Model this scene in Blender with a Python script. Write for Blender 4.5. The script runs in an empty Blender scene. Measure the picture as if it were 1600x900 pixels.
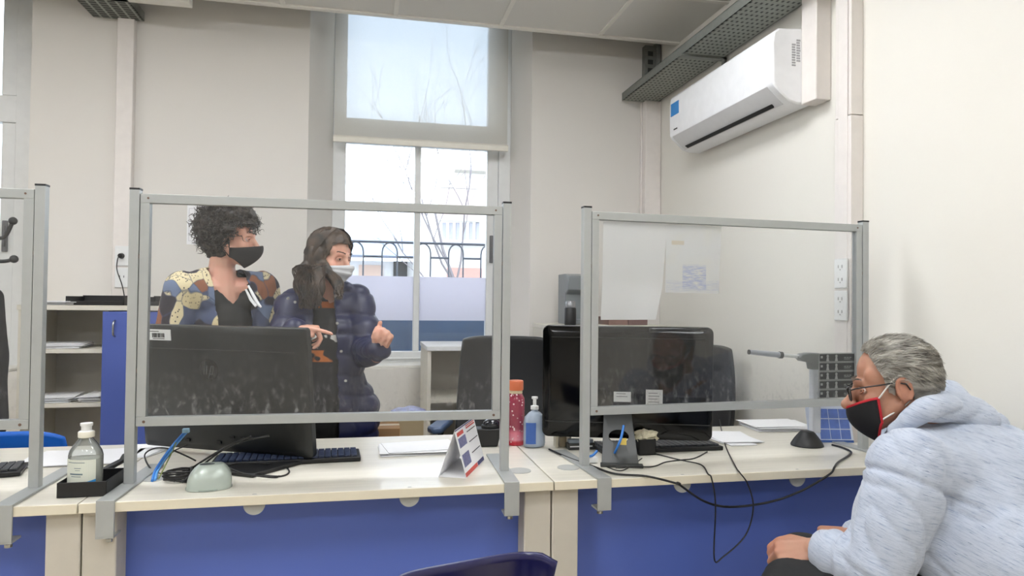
import bpy, bmesh, math, random
import numpy as np
from math import sin, cos, tan, pi, radians, sqrt, atan2
from mathutils import Vector, Matrix, noise
random.seed(7)
V = Vector
SC = bpy.context.scene
COL = SC.collection

# ------------------------------------------------------------------ camera
F = 1067.0                      # focal length in pixels of the 1600 px wide frame
YAW, PITCH, ROLL = radians(12.1), radians(1.07), 0.011
CAM = V((0, 0, 1.25))
_f = V((sin(YAW)*cos(PITCH), cos(YAW)*cos(PITCH), sin(PITCH)))
_r0 = V((cos(YAW), -sin(YAW), 0)); _u0 = _r0.cross(_f)
_r = _r0*cos(ROLL) + _u0*sin(ROLL); _u = _u0*cos(ROLL) - _r0*sin(ROLL)
cd = bpy.data.cameras.new('camera'); cam = bpy.data.objects.new('camera', cd); COL.objects.link(cam)
cd.sensor_width = 36.0; cd.lens = F/1600*36; cd.clip_start = .05; cd.clip_end = 300
cam.matrix_world = Matrix(((_r.x, _u.x, -_f.x, CAM.x), (_r.y, _u.y, -_f.y, CAM.y), (_r.z, _u.z, -_f.z, CAM.z), (0, 0, 0, 1)))
SC.camera = cam
def at(px, py, z=None, Y=None, X=None, zc=None):
    """world point seen at a pixel of the 1600x900 photograph, on a given plane"""
    d = _f + _r*((px-800)/F) + _u*((450-py)/F)
    if z is not None: t = (z-CAM.z)/d.z
    elif Y is not None: t = Y/d.y
    elif X is not None: t = X/d.x
    else: t = zc
    return CAM + d*t

# ------------------------------------------------------------------ world, exposure
SC.view_settings.view_transform = 'Standard'; SC.view_settings.look = 'None'
SC.view_settings.gamma = 1; SC.view_settings.use_curve_mapping = False
SC.view_settings.exposure = EXPOSURE = 0.2
w = bpy.data.worlds.new('world'); SC.world = w; w.use_nodes = True
nt = w.node_tree; bg = nt.nodes['Background']
tc = nt.nodes.new('ShaderNodeTexCoord'); mp = nt.nodes.new('ShaderNodeMapping'); mp.inputs['Scale'].default_value = (1, 1, 3)
nz = nt.nodes.new('ShaderNodeTexNoise'); nz.inputs['Scale'].default_value = 2.5
cr = nt.nodes.new('ShaderNodeValToRGB'); cr.color_ramp.elements[0].color = (.66, .80, 1, 1); cr.color_ramp.elements[1].color = (.95, .98, 1, 1)
nt.links.new(tc.outputs['Generated'], mp.inputs[0]); nt.links.new(mp.outputs[0], nz.inputs['Vector'])
nt.links.new(nz.outputs[0], cr.inputs[0]); nt.links.new(cr.outputs[0], bg.inputs[0])
bg.inputs[1].default_value = 4.2
LIGHT_W = 16.8                   # emission of each ceiling light diffuser

# ------------------------------------------------------------------ materials
def srgb(c):
    if isinstance(c, int): c = ((c >> 16) & 255, (c >> 8) & 255, c & 255)
    f = lambda v: (v/12.92 if v <= .04045 else ((v+.055)/1.055)**2.4)
    return tuple(f(x/255) for x in c) + (1,)
class NT:
    def __init__(s, name):
        s.m = bpy.data.materials.new(name); s.m.use_nodes = True; s.t = s.m.node_tree
        s.b = s.t.nodes['Principled BSDF']; s.out = s.t.nodes['Material Output']
    def n(s, typ, **kw):
        nd = s.t.nodes.new('ShaderNode'+typ)
        for k, v in kw.items():
            if k in nd.inputs.keys(): nd.inputs[k].default_value = v
            else: setattr(nd, k, v)
        return nd
    def l(s, a, b): s.t.links.new(a, b)
    def obj(s, scale=(1, 1, 1), rot=(0, 0, 0)):
        t = s.n('TexCoord'); m = s.n('Mapping'); m.inputs['Scale'].default_value = scale; src = t.outputs['Object']
        if any(rot): r = s.n('Mapping'); r.inputs['Rotation'].default_value = rot; s.l(src, r.inputs[0]); src = r.outputs[0]
        s.l(src, m.inputs[0]); return m.outputs[0]
    def noise(s, vec, scale, detail=3, rough=.5):
        n = s.n('TexNoise'); n.inputs['Scale'].default_value = scale; n.inputs['Detail'].default_value = detail; n.inputs['Roughness'].default_value = rough
        s.l(vec, n.inputs['Vector']); return n.outputs[0]
    def ramp(s, fac, stops, interp='LINEAR'):
        r = s.n('ValToRGB'); r.color_ramp.interpolation = interp
        e = r.color_ramp.elements
        while len(e) < len(stops): e.new(.5)
        for i, (p, c) in enumerate(stops): e[i].position = p; e[i].color = c
        s.l(fac, r.inputs[0]); return r.outputs[0]
    def mix(s, fac, a, b, mode='MIX'):
        m = s.n('Mix', data_type='RGBA', blend_type=mode)
        if isinstance(fac, (int, float)): m.inputs[0].default_value = fac
        else: s.l(fac, m.inputs[0])
        for i, x in ((6, a), (7, b)):
            if isinstance(x, tuple): m.inputs[i].default_value = x
            else: s.l(x, m.inputs[i])
        return m.outputs[2]
    def bump(s, h, strength=.3, dist=.01):
        b = s.n('Bump'); b.inputs['Strength'].default_value = strength; b.inputs['Distance'].default_value = dist
        s.l(h, b.inputs['Height']); s.l(b.outputs[0], s.b.inputs['Normal'])
    def base(s, c):
        if isinstance(c, tuple): s.b.inputs['Base Color'].default_value = c
        else: s.l(c, s.b.inputs['Base Color'])
M_ = {}
def mat(name, c=None, rough=.5, metal=0, vary=.06, scale=20, bump=0, coat=0, spec=None):
    """plain procedural material: base colour with a slight noise mottling"""
    if name in M_: return M_[name]
    k = NT(name); c = srgb(c); v = k.noise(k.obj(), scale)
    k.base(k.mix(v, tuple(x*(1-vary) for x in c[:3])+(1,), tuple(min(1, x*(1+vary)) for x in c[:3])+(1,)))
    k.b.inputs['Roughness'].default_value = rough; k.b.inputs['Metallic'].default_value = metal
    if coat: k.b.inputs['Coat Weight'].default_value = coat
    if spec is not None: k.b.inputs['Specular IOR Level'].default_value = spec
    if bump: k.bump(v, bump, .002)
    M_[name] = k.m; return k.m

# ------------------------------------------------------------------ mesh builder
class MB:
    def __init__(s): s.v = []; s.f = []; s.mi = []; s.cur = 0
    def add(s, vs, fs):
        o = len(s.v); s.v += [tuple(p) for p in vs]; s.f += [tuple(i+o for i in f) for f in fs]; s.mi += [s.cur]*len(fs); return s
    def box(s, a, b, M=None):
        (x0, y0, z0), (x1, y1, z1) = a, b
        x0, x1 = min(x0, x1), max(x0, x1); y0, y1 = min(y0, y1), max(y0, y1); z0, z1 = min(z0, z1), max(z0, z1)
        p = [V((x, y, z)) for z in (z0, z1) for y in (y0, y1) for x in (x0, x1)]
        if M: p = [M @ q for q in p]
        return s.add(p, [(0, 2, 3, 1), (4, 5, 7, 6), (0, 1, 5, 4), (2, 6, 7, 3), (0, 4, 6, 2), (1, 3, 7, 5)])
    def boxc(s, c, d, M=None):
        return s.box([c[i]-d[i]/2 for i in range(3)], [c[i]+d[i]/2 for i in range(3)], M)
    def rings(s, rs, cap=True, closed=False):
        n = len(rs[0]); vs = [p for r in rs for p in r]; fs = []
        m = len(rs)
        for i in range(m if closed else m-1):
            for j in range(n):
                a, b = i*n+j, i*n+(j+1) % n; c, d = ((i+1) % m)*n+(j+1) % n, ((i+1) % m)*n+j
                fs.append((a, b, c, d))
        if cap and not closed: fs += [tuple(range(n))[::-1], tuple((m-1)*n+j for j in range(n))]
        return s.add(vs, fs)
    def cyl(s, p, q, r, r2=None, n=16):
        p, q = V(p), V(q); r2 = r if r2 is None else r2; d = (q-p).normalized()
        a = d.orthogonal().normalized(); b = d.cross(a)
        return s.rings([[p+(a*cos(t)+b*sin(t))*r for t in [2*pi*i/n for i in range(n)]], [q+(a*cos(t)+b*sin(t))*r2 for t in [2*pi*i/n for i in range(n)]]])
    def lathe(s, prof, c=(0, 0, 0), n=24, sx=1, sy=1):
        c = V(c)
        return s.rings([[c+V((r*cos(t)*sx, r*sin(t)*sy, z)) for t in [2*pi*i/n for i in range(n)]] for r, z in prof])
    def prism(s, poly, a, b, axis='Z', M=None):
        """extrude a 2D polygon along an axis from a to b; poly given in the two other axes"""
        def P(u, v, w): return V({'Z': (u, v, w), 'Y': (u, w, v), 'X': (w, u, v)}[axis])
        r0 = [P(u, v, a) for u, v in poly]; r1 = [P(u, v, b) for u, v in poly]
        if M: r0 = [M @ q for q in r0]; r1 = [M @ q for q in r1]
        return s.rings([r0, r1])
    def tube(s, pts, r, n=6, closed=False):
        pts = [V(p) for p in pts]; rs = []; m = len(pts)
        rr = r if isinstance(r, (list, tuple)) else [r]*m
        up = None
        for i in range(m):
            if closed: d = pts[(i+1) % m]-pts[i-1]
            else: d = pts[min(i+1, m-1)]-pts[max(i-1, 0)]
            d = d.normalized() if d.length > 1e-9 else V((0, 0, 1))
            if up is None: up = d.orthogonal().normalized()
            up = (up-d*up.dot(d)); up = up.normalized() if up.length > 1e-6 else d.orthogonal().normalized()
            b = d.cross(up)
            rs.append([pts[i]+(up*cos(t)+b*sin(t))*rr[i] for t in [2*pi*k/n for k in range(n)]])
        return s.rings(rs, closed=closed)
    def ell(s, c, r, M=None, n=16, m=10):
        c = V(c); rs = []
        for i in range(1, m):
            a = pi*i/m; rs.append([V((r[0]*sin(a)*cos(t), r[1]*sin(a)*sin(t), -r[2]*cos(a))) for t in [2*pi*k/n for k in range(n)]])
        if M: rs = [[M @ p for p in q] for q in rs]; tips = [M @ V((0, 0, -r[2])), M @ V((0, 0, r[2]))]
        else: tips = [V((0, 0, -r[2])), V((0, 0, r[2]))]
        vs = [p+c for q in rs for p in q]+[t+c for t in tips]; fs = []
        for i in range(m-2):
            for j in range(n): fs.append((i*n+j, i*n+(j+1) % n, (i+1)*n+(j+1) % n, (i+1)*n+j))
        L = (m-1)*n
        for j in range(n): fs.append((L, (j+1) % n, j)); fs.append((L+1, (m-2)*n+j, (m-2)*n+(j+1) % n))
        return s.add(vs, fs)
    def grid(s, P, nu, nv):
        vs = [P(i/nu, j/nv) for j in range(nv+1) for i in range(nu+1)]
        return s.add(vs, [(j*(nu+1)+i, j*(nu+1)+i+1, (j+1)*(nu+1)+i+1, (j+1)*(nu+1)+i) for j in range(nv) for i in range(nu)])
    def mesh(s, name):
        me = bpy.data.meshes.new(name); me.from_pydata(s.v, [], s.f)
        for i, p in enumerate(me.polygons): p.material_index = s.mi[i]
        return me
def spline(pts, k=8):
    pts = [V(p) for p in pts]; out = []
    for i in range(len(pts)-1):
        p0, p1, p2, p3 = pts[max(i-1, 0)], pts[i], pts[i+1], pts[min(i+2, len(pts)-1)]
        for j in range(k):
            t = j/k; out.append(.5*((2*p1)+(p2-p0)*t+(2*p0-5*p1+4*p2-p3)*t*t+(3*p1-p0-3*p2+p3)*t**3))
    return out+[pts[-1]]
def obj(name, mb, m, parent=None, bevel=0, smooth=None, solid=0, fix=True, sub=0):
    me = mb.mesh(name)
    if fix:
        bm = bmesh.new(); bm.from_mesh(me); bmesh.ops.recalc_face_normals(bm, faces=bm.faces); bm.to_mesh(me); bm.free()
    for x in (m if isinstance(m, (list, tuple)) else [m]): me.materials.append(x)
    o = bpy.data.objects.new(name, me); COL.objects.link(o)
    if parent is not None: o.parent = parent
    if solid: d = o.modifiers.new('solid', 'SOLIDIFY'); d.thickness = solid; d.offset = 0
    if sub: d = o.modifiers.new('sub', 'SUBSURF'); d.levels = sub; d.render_levels = sub
    if bevel:
        d = o.modifiers.new('bevel', 'BEVEL'); d.width = bevel; d.segments = 2; d.limit_method = 'ANGLE'; d.angle_limit = radians(40)
    if smooth or bevel or sub:
        for p in me.polygons: p.use_smooth = True
        if not sub: me.set_sharp_from_angle(angle=radians(smooth or 40))
    return o
def tag(o, label, cat, group=None, kind=None):
    o['label'] = label; o['category'] = cat
    if group: o['group'] = group
    if kind: o['kind'] = kind
    return o
def thing(name, label, cat, loc=(0, 0, 0), rotz=0, group=None):
    o = bpy.data.objects.new(name, None); COL.objects.link(o); o.empty_display_size = .1
    o.location = loc; o.rotation_euler = (0, 0, rotz)
    return tag(o, label, cat, group)
def struct(name, mb, m, parent=None, **kw):
    o = obj(name, mb, m, parent, **kw)
    if parent is None: o['kind'] = 'structure'
    return o
def copy_tree(o, parent=None):
    c = o.copy(); COL.objects.link(c)
    if parent is not None: c.parent = parent
    for ch in list(o.children): copy_tree(ch, c)
    return c
def text(name, s, size, m, parent, M, align='CENTER', depth=.0004):
    """lettering turned into a mesh; M places it (text runs along local X, up local Y)"""
    cu = bpy.data.curves.new(name, 'FONT'); cu.body = s; cu.size = size; cu.align_x = align; cu.align_y = 'CENTER'; cu.extrude = depth; cu.resolution_u = 3
    t = bpy.data.objects.new(name+'_tmp', cu); COL.objects.link(t)
    dg = bpy.context.evaluated_depsgraph_get(); me = bpy.data.meshes.new_from_object(t.evaluated_get(dg))
    bpy.data.objects.remove(t); me.materials.clear(); me.materials.append(m); me.transform(M)
    o = bpy.data.objects.new(name, me); COL.objects.link(o); o.parent = parent; return o

# ------------------------------------------------------------------ material library
def m_wall(name, c, bump=.06):
    k = NT(name); c = srgb(c); o = k.obj()
    a = k.noise(o, 1.2, 4); b = k.noise(o, 90, 3)
    k.base(k.mix(a, tuple(x*.97 for x in c[:3])+(1,), tuple(min(1, x*1.03) for x in c[:3])+(1,)))
    k.b.inputs['Roughness'].default_value = .75; k.bump(b, bump, .002); return k.m
WALL = m_wall('wall_paint', (222, 218, 212)); WALLR = m_wall('wall_paint_warm', (230, 227, 219))
TILE = m_wall('ceiling_tile_fissured', (214, 212, 207), .25)
TRUNK = mat('trunking_pvc', (228, 222, 217), .45)
TGRID = mat('ceiling_grid_white', (225, 222, 214), .4)
WFRAME = mat('window_aluminium_white', (222, 223, 222), .35)
GREY = mat('grey_steel_paint', (172, 175, 174), .42, .25, vary=.05, scale=35, bump=.05)
BLACK = mat('black_plastic', (22, 22, 23), .45)
GLOSSB = mat('gloss_black_plastic', (6, 7, 7), .12, spec=.35)
DGREY = mat('dark_grey_plastic', (52, 53, 52), .42)
WHITEP = mat('white_plastic', (232, 233, 232), .35)
PAPER = mat('paper_white', (244, 244, 246), .8, vary=.02)
STEEL = mat('bare_steel', (180, 182, 182), .25, .9)
GALV = mat('galvanised_steel', (135, 138, 133), .45, .5, vary=.18, scale=40)
def m_lam(name, c):
    k = NT(name); o = k.obj((1.6, 26, 26)); a = k.noise(o, 2.2, 6, .6); c = srgb(c)
    k.base(k.ramp(a, [(.3, tuple(x*.88 for x in c[:3])+(1,)), (.7, c)])); k.b.inputs['Roughness'].default_value = .32
    k.b.inputs['Coat Weight'].default_value = .15; return k.m
DESKTOP = m_lam('desk_laminate_cream', (232, 227, 214)); EDGE = mat('desk_edge_cream', (222, 214, 193), .45)
LEGP = mat('desk_leg_grey_beige', (196, 190, 178), .5); BLUEP = mat('blue_laminate', (84, 106, 184), .42, vary=.05, scale=4)
BLUED = mat('blue_cabinet_door', (86, 104, 176), .4, vary=.05, scale=4)
BEIGE = mat('cabinet_beige', (196, 192, 182), .5); CABW = mat('cabinet_cream', (214, 209, 196), .5)
# ================================================================== SETTING
XR, YB, YBACK = 1.87, 4.2, -3.6
XL = -4.6; ZC = 2.85; YE = 3.9; ZT = 3.9
k = NT('floor_tile'); o_ = k.obj((2.2, 2.2, 2.2)); br = k.n('TexBrick'); k.l(o_, br.inputs['Vector'])
br.offset = 0; br.inputs['Brick Width'].default_value = 1; br.inputs['Row Height'].default_value = 1; br.inputs['Mortar Size'].default_value = .008
br.inputs['Color1'].default_value = srgb((200, 188, 165)); br.inputs['Color2'].default_value = srgb((194, 182, 160)); br.inputs['Mortar'].default_value = srgb((140, 130, 115))
k.base(br.outputs[0]); k.b.inputs['Roughness'].default_value = .3; FLOORM = k.m
struct('floor', MB().box((XL-.3, YBACK-.3, -.1), (XR+.3, YB+.45, 0)), FLOORM)
# dropped ceiling of tiles with a grid, stopping short of the window wall
TS = .605
c = MB(); c.cur = 0; c.box((XL, YBACK, ZC+.004), (XR, YE, ZC+.03)); c.cur = 1
x = .143-TS*8
while x < XR:
    if x > XL: c.box((x-.012, YBACK, ZC-.004), (x+.012, YE, ZC+.004))
    x += TS
y = YE-TS
while y > YBACK: c.box((XL, y-.012, ZC-.0045), (XR, y+.012, ZC+.003)); y -= TS
c.box((XL, YE-.03, ZC-.006), (XR, YE, ZC+.05)); c.box((XL, YE-.002, ZC), (XR, YE+.02, ZC+.10))
struct('ceiling', c, [TILE, TGRID])
struct('ceiling', MB().box((XL-.3, YBACK-.3, ZT), (XR+.3, YB+.45, ZT+.1)), WALL)
struct('wall_right', MB().box((XR, YBACK-.3, 0), (XR+.3, YB+.45, ZT)), WALLR)
struct('wall_left', MB().box((XL-.3, YBACK-.3, 0), (XL, YB+.45, ZT)), WALL)
struct('wall_front', MB().box((XL, YBACK-.3, 0), (XR, YBACK, ZT)), WALL)
# window wall with two splayed niches: (front x0,x1, rear x0,x1, sill z)
NI = [(-.345, 1.016, -.215, .935), (-3.17, -1.813, -3.07, -1.915)]
ZS, ZH, YW = .83, 3.6, 4.45
b = MB()
xs = [XR] + [v for n in NI for v in (n[1], n[0])] + [XL]
for i in range(0, len(xs), 2): b.box((xs[i+1], YB, 0), (xs[i], YB+.4, ZT))
for n in NI:
    b.box((n[0], YB, 0), (n[1], YB+.4, ZS)); b.box((n[0], YB, ZH), (n[1], YB+.4, ZT))
    b.prism([(n[0], YB), (n[2], YW), (n[2], YB+.4), (n[0], YB+.4)], ZS, ZH)
    b.prism([(n[1], YB), (n[1], YB+.4), (n[3], YB+.4), (n[3], YW)], ZS, ZH)
struct('wall_back', b, WALL)
for i, n in enumerate(NI):
    struct('trim_%d' % (i+1), MB().box((n[2]-.02, YB+.03, ZS), (n[3]+.02, YW, ZS+.018)), TGRID, bevel=.004)
k = NT('window_glass'); tr = k.n('BsdfTransparent'); tr.inputs[0].default_value = (.97, .985, .99, 1); gl = k.n('BsdfGlossy'); gl.inputs['Roughness'].default_value = .02
fr = k.n('Fresnel'); fr.inputs[0].default_value = 1.35; mx = k.n('MixShader'); k.l(fr.outputs[0], mx.inputs[0]); k.l(tr.outputs[0], mx.inputs[1]); k.l(gl.outputs[0], mx.inputs[2]); k.l(mx.outputs[0], k.out.inputs[0]); GLASS = k.m
k = NT('frosted_window_film'); tr = k.n('BsdfTranslucent'); tr.inputs[0].default_value = (.9, .88, .95, 1); df = k.n('BsdfDiffuse'); df.inputs[0].default_value = (.86, .86, .93, 1)
t2 = k.n('BsdfTransparent'); mx = k.n('MixShader'); mx.inputs[0].default_value = .35; m2 = k.n('MixShader'); m2.inputs[0].default_value = .08
k.l(tr.outputs[0], mx.inputs[1]); k.l(df.outputs[0], mx.inputs[2]); k.l(mx.outputs[0], m2.inputs[1]); k.l(t2.outputs[0], m2.inputs[2]); k.l(m2.outputs[0], k.out.inputs[0]); FILM = k.m
def window(nm, n, xm0, xm1, film=True):
    a, e = n[2], n[3]; L, R = a+.08, e-.155
    z0, z1, z2, z3 = .915, 2.25, 2.405, 3.45
    y0, y1 = YW+.0, YW+.07
    f = MB(); f.box((a, y0, ZS), (L, y1, ZH)); f.box((R, y0+.015, z0), (R+.075, y1, z1)); f.box((R+.075, y0, ZS), (e, y1, ZH)); f.box((R, y0, z2), (R+.08, y1, ZH))
    f.box((L, y0, ZS), (R+.08, y1, z0)); f.box((L, y0, z1), (R+.08, y1, z2)); f.box((L, y0, z3), (R+.08, y1, ZH)); f.box((L, y0-.012, z0-.05), (R+.05, y0, z0-.036))
    f.box((xm0, y0+.01, z0), (xm1, y1, z1))
    w_ = struct(nm, f, WFRAME, bevel=.004)
    obj('pane', MB().box((L, y0+.03, z0), (xm0, y0+.036, z1)), GLASS, w_); obj('pane', MB().box((xm1, y0+.03, z0), (R, y0+.036, z1)), GLASS, w_)
    obj('pane', MB().box((L, y0+.03, z2), (R, y0+.036, z3)), GLASS, w_)
    if film:
        obj('frosted_film', MB().box((L, y0+.026, 1.115), (xm0, y0+.028, 1.40)), FILM, w_)['label'] = 'frosted white privacy film across the left pane'
        obj('frosted_film', MB().box((xm1, y0+.026, 1.115), (R, y0+.028, 1.40)), FILM, w_)['label'] = 'frosted white privacy film across the right pane'
    h = MB(); h.box((R+.02, y0-.004, 1.50), (R+.045, y0+.016, 1.68)); h.box((R+.027, y0-.012, 1.53), (R+.038, y0-.002, 1.65))
    obj('window_latch', h, mat('latch_grey', (105, 105, 108), .4, .6), w_, bevel=.003)
window('window_1', NI[0], .303, .342)
window('window_2', NI[1], -2.56, -2.52)
# roller blind half way down in the seen window
k = NT('blind_screen_fabric'); o_ = k.obj(); wv = k.noise(k.obj((1, 1, 1)), 400, 2)
tr = k.n('BsdfTransparent'); tr.inputs[0].default_value = (.76, .88, 1.0, 1); df = k.n('BsdfDiffuse'); k.l(k.mix(wv, srgb((208, 203, 192)), srgb((224, 220, 210))), df.inputs[0])
tl = k.n('BsdfTranslucent'); tl.inputs[0].default_value = (.72, .70, .65, 1)
ad = k.n('MixShader'); ad.inputs[0].default_value = .36; k.l(df.outputs[0], ad.inputs[1]); k.l(tl.outputs[0], ad.inputs[2])
mx = k.n('MixShader'); mx.inputs[0].default_value = .87; k.l(tr.outputs[0], mx.inputs[1]); k.l(ad.outputs[0], mx.inputs[2]); k.l(mx.outputs[0], k.out.inputs[0]); BLIND = k.m
bl = thing('roller_blind', 'translucent cream roller blind pulled half way down the middle window', 'blind', (.341, 4.33, 2.2))
bx0, bx1 = -.545, .545
obj('fabric', MB().grid(lambda u, v: V((bx0+(bx1-bx0)*u, .004*sin(u*3.1), .05+1.25*v)), 12, 12), BLIND, bl)
obj('bottom_bar', MB().prism([(-.012, .018), (-.014, .05), (-.004, .062), (.008, .05), (.008, .018)], bx0-.005, bx1+.005, 'X'), mat('blind_bar_cream', (226, 222, 210), .35), bl, bevel=.003)
obj('roller_tube', MB().cyl((bx0, 0, 1.32), (bx1, 0, 1.32), .025), WHITEP, bl, smooth=40)
# vertical cable trunks
struct('trim_3', MB().box((-1.372, YB-.05, 0), (-1.285, YB, 2.81)), TRUNK, bevel=.004)
b = MB(); b.box((1.76, YB-.07, 0), (XR-.002, YB, 2.56)); b.box((1.75, YB-.02, 0), (1.76, YB, 2.56)); struct('trim_4', b, TRUNK, bevel=.003)
b = MB(); b.box((1.815, 2.283, 0), (XR, 2.376, 1.98)); b.box((1.817, 2.284, 1.984), (XR, 2.375, ZC)); b.box((1.812, 2.30, 0), (1.816, 2.355, ZC)); struct('trim_5', b, TRUNK, bevel=.003)
b = MB(); b.box((1.80, 2.47, 2.095), (XR, 2.57, ZC)); struct('trim_6', b, TRUNK, bevel=.004)
struct('trim_7', MB().box((-1.36, 3.84, 2.80), (-.93, 3.92, 2.845)), TGRID, bevel=.004)
for i, z in enumerate((1.37, 1.245)):
    t = thing('power_socket', ['white double socket plate on the right wall trunking, the upper one', 'white double socket plate on the right wall trunking, the lower one'][i], 'socket', (1.812, 2.328, z))
    obj('plate', MB().box((-.008, -.036, -.058), (0, .036, .058)), WHITEP, t, bevel=.003)
    for dz in (-.025, .025):
        s_ = MB(); s_.box((-.0095, -.012, dz-.004), (-.007, -.009, dz+.008)); s_.box((-.0095, .009, dz-.004), (-.007, .012, dz+.008)); s_.cyl((-.0095, 0, dz-.010), (-.007, 0, dz-.010), .0025, n=8)
        obj('outlet_holes', s_, mat('hole_grey', (150, 148, 146), .6), t)
for i, (z, lb) in enumerate(((1.375, 'white wall socket with a small black plug, above the shelf cabinet'), (1.275, 'empty white wall socket below the plugged one above the shelf cabinet'))):
    p = at(191, 400 if i == 0 else 434, Y=YB-.05)
    t = thing('power_socket', lb, 'socket', (p.x, YB-.05, p.z))
    obj('plate', MB().box((-.036, -.008, -.055), (.036, 0, .055)), WHITEP, t, bevel=.003)
    if i: obj('socket_holes', MB().box((-.012, -.010, .0), (-.009, -.007, .012)).box((.009, -.010, .0), (.012, -.007, .012)), DGREY, t)
    else: PLUGP = p.copy()
t = thing('power_plug', 'small black plug in the wall socket with its cable hanging down', 'plug', (PLUGP.x, YB-.058, PLUGP.z))
obj('plug_body', MB().cyl((0, 0, 0), (0, -.03, 0), .016, .012), BLACK, t, bevel=.003)
q = [V((0, -.03, 0)), V((-.004, -.05, -.02)), V((-.006, -.05, -.08)), V((.02, -.05, -.16)), V((.04, -.06, -.24))]
obj('cable', MB().tube(spline(q), .0028), BLACK, t, smooth=60)

# ceiling light fixtures of the room (out of view); diffusers dropped to light the ceiling
LE = NT('led_diffuser'); LE.b.inputs['Base Color'].default_value = (1, 1, 1, 1); LE.b.inputs['Emission Color'].default_value = (.95, .97, 1, 1); LE.b.inputs['Emission Strength'].default_value = LIGHT_W
nl = 0
for y in (2.40, .586, -1.23):
    for i, x in enumerate((.753, -1.062, -2.877)):
        if True:
            t = thing('ceiling_light', 'square surface mounted ceiling light panel above the camera', 'ceiling light', (x, y, ZC-.004), 0, 'surface mounted ceiling lights')
            obj('diffuser', MB().box((-.27, -.27, -.055), (.27, .27, -.004)), LE.m, t)
            fr_ = MB()
            for s in (-1, 1): fr_.box((s*.272, -.295, -.012), (s*.295, .295, 0)); fr_.box((-.27, s*.272, -.012), (.27, s*.295, 0))
            obj('frame', fr_, WHITEP, t)

# ================================================================== OUTSIDE
STUCCO = mat('stucco_white', (244, 242, 238), .9, scale=3); DKWIN = mat('shutter_brown', (200, 180, 174), .6)  # house, awning and railing colours paled to imitate overexposed daylight and haze
struct('trim_8', MB().box((-1.9, YB+.41, .35), (2.4, 5.2, .55)), mat('balcony_concrete', (190, 188, 184), .9))
struct('ground', MB().box((-14, YB+.5, -.45), (22, 60, -.25)), mat('street_asphalt', (120, 120, 124), .9))
struct('trim_9', MB().box((-1.9, 5.0, .55), (2.4, 5.18, at(560, 470, Y=5.1).z)), mat('parapet_blue', (66, 92, 124), .5, vary=.35, scale=3))
t = thing('balcony_railing', 'dark wrought iron railing with round arches outside the window', 'railing', (.3, 5.1, .55))
r = MB(); zt = at(560, 377, Y=5.1).z-.55
r.cyl((-1.6, 0, zt), (1.6, 0, zt), .009, n=8); zl = at(560, 470, Y=5.1).z-.55; z2 = at(560, 400, Y=5.1).z-.55; r.cyl((-1.6, 0, zl+.02), (1.6, 0, zl+.02), .012, n=8)
obj('rail', r, mat('wrought_iron', (92, 98, 110), .5, .3), t, smooth=40)
for i in range(13):
    x = -1.6+i*.245; h = .055; a = MB()
    pts = [V((x-h, 0, zl)), V((x-h, 0, zt-.075))]+[V((x-h*cos(q), 0, zt-.075+h*sin(q)*1.3)) for q in [pi*j/8 for j in range(1, 8)]]+[V((x+h, 0, zt-.075)), V((x+h, 0, zl))]
    a.tube(pts, .006); a.cyl((x+h, 0, z2), (x+.245-h, 0, z2), .008, n=6)
    obj('arch', a, M_['wrought_iron'], t, smooth=40)
# villa across the street with a shuttered window and balusters
YV = 14.0
def hv(px, py): return at(px, py, Y=YV)
vb = thing('building', 'pale house across the street with a shuttered window over stone balusters', 'building', (hv(655, 0).x+2, YV, -.25))
ox, oz = vb.location.x, vb.location.z
def vbox(n, p0, p1, y0, y1, m, **kw): return obj(n, MB().box((p0.x-ox, y0, p0.z-oz), (p1.x-ox, y1, p1.z-oz)), m, vb, **kw)
obj('wall', MB().box((hv(662, 0).x-ox, 0, 0), (hv(840, 0).x-ox, 3, hv(700, 255).z-oz)), STUCCO, vb)
vbox('cornice', hv(675, 268), hv(842, 276), -.35, 0, mat('cornice_stone', (190, 186, 176), .8), bevel=.03)
vbox('window', hv(686, 296), hv(744, 346), -.06, 0, DKWIN)
vbox('window_lintel', hv(682, 291), hv(748, 296), -.1, 0, STUCCO)
vbox('balcony_slab', hv(680, 378), hv(760, 384), -.6, 0, STUCCO); vbox('balcony_rail', hv(680, 346), hv(760, 352), -.6, -.4, STUCCO)
for i in range(6):
    xx = 690+i*10; p, q = hv(xx, 352), hv(xx, 378)
    obj('baluster', MB().cyl((p.x-ox, -.5, q.z-oz), (p.x-ox, -.5, p.z-oz), .04, n=8), mat('baluster_stone', (170, 170, 178), .8), vb, smooth=40)
vbox('garage_door', hv(698, 418), hv(752, 470), -.05, 0, mat('brick_red_panel', (206, 160, 148), .8))
# low shop on the left with a blue-grey awning
sh = thing('building', 'low shop across the street under a blue grey awning', 'building', (hv(590, 0).x, YV+1, -.25)); ox, oz = sh.location.x, sh.location.z
def sbox(n, p0, p1, y0, y1, m): return obj(n, MB().box((p0.x-ox, y0, p0.z-oz), (p1.x-ox, y1, p1.z-oz)), m, sh)
p0, p1 = hv(440, 400), hv(655, 500); sbox('wall', p0, V((p1.x, 0, -.25)), 0, 3, STUCCO)
p0, p1 = hv(440, 380), hv(655, 400); obj('awning', MB().prism([(-.9, p1.z-oz), (0, p0.z-oz+.25), (0, p1.z-oz)], p0.x-ox, p1.x-ox, 'X'), mat('awning_bluegrey', (160, 174, 200), .7), sh)
sbox('shop_window', hv(560, 410), hv(600, 432), -.04, 0, mat('shop_orange', (232, 200, 180), .6)); sbox('door', hv(618, 404), hv(640, 470), -.05, 0, DGREY)
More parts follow.
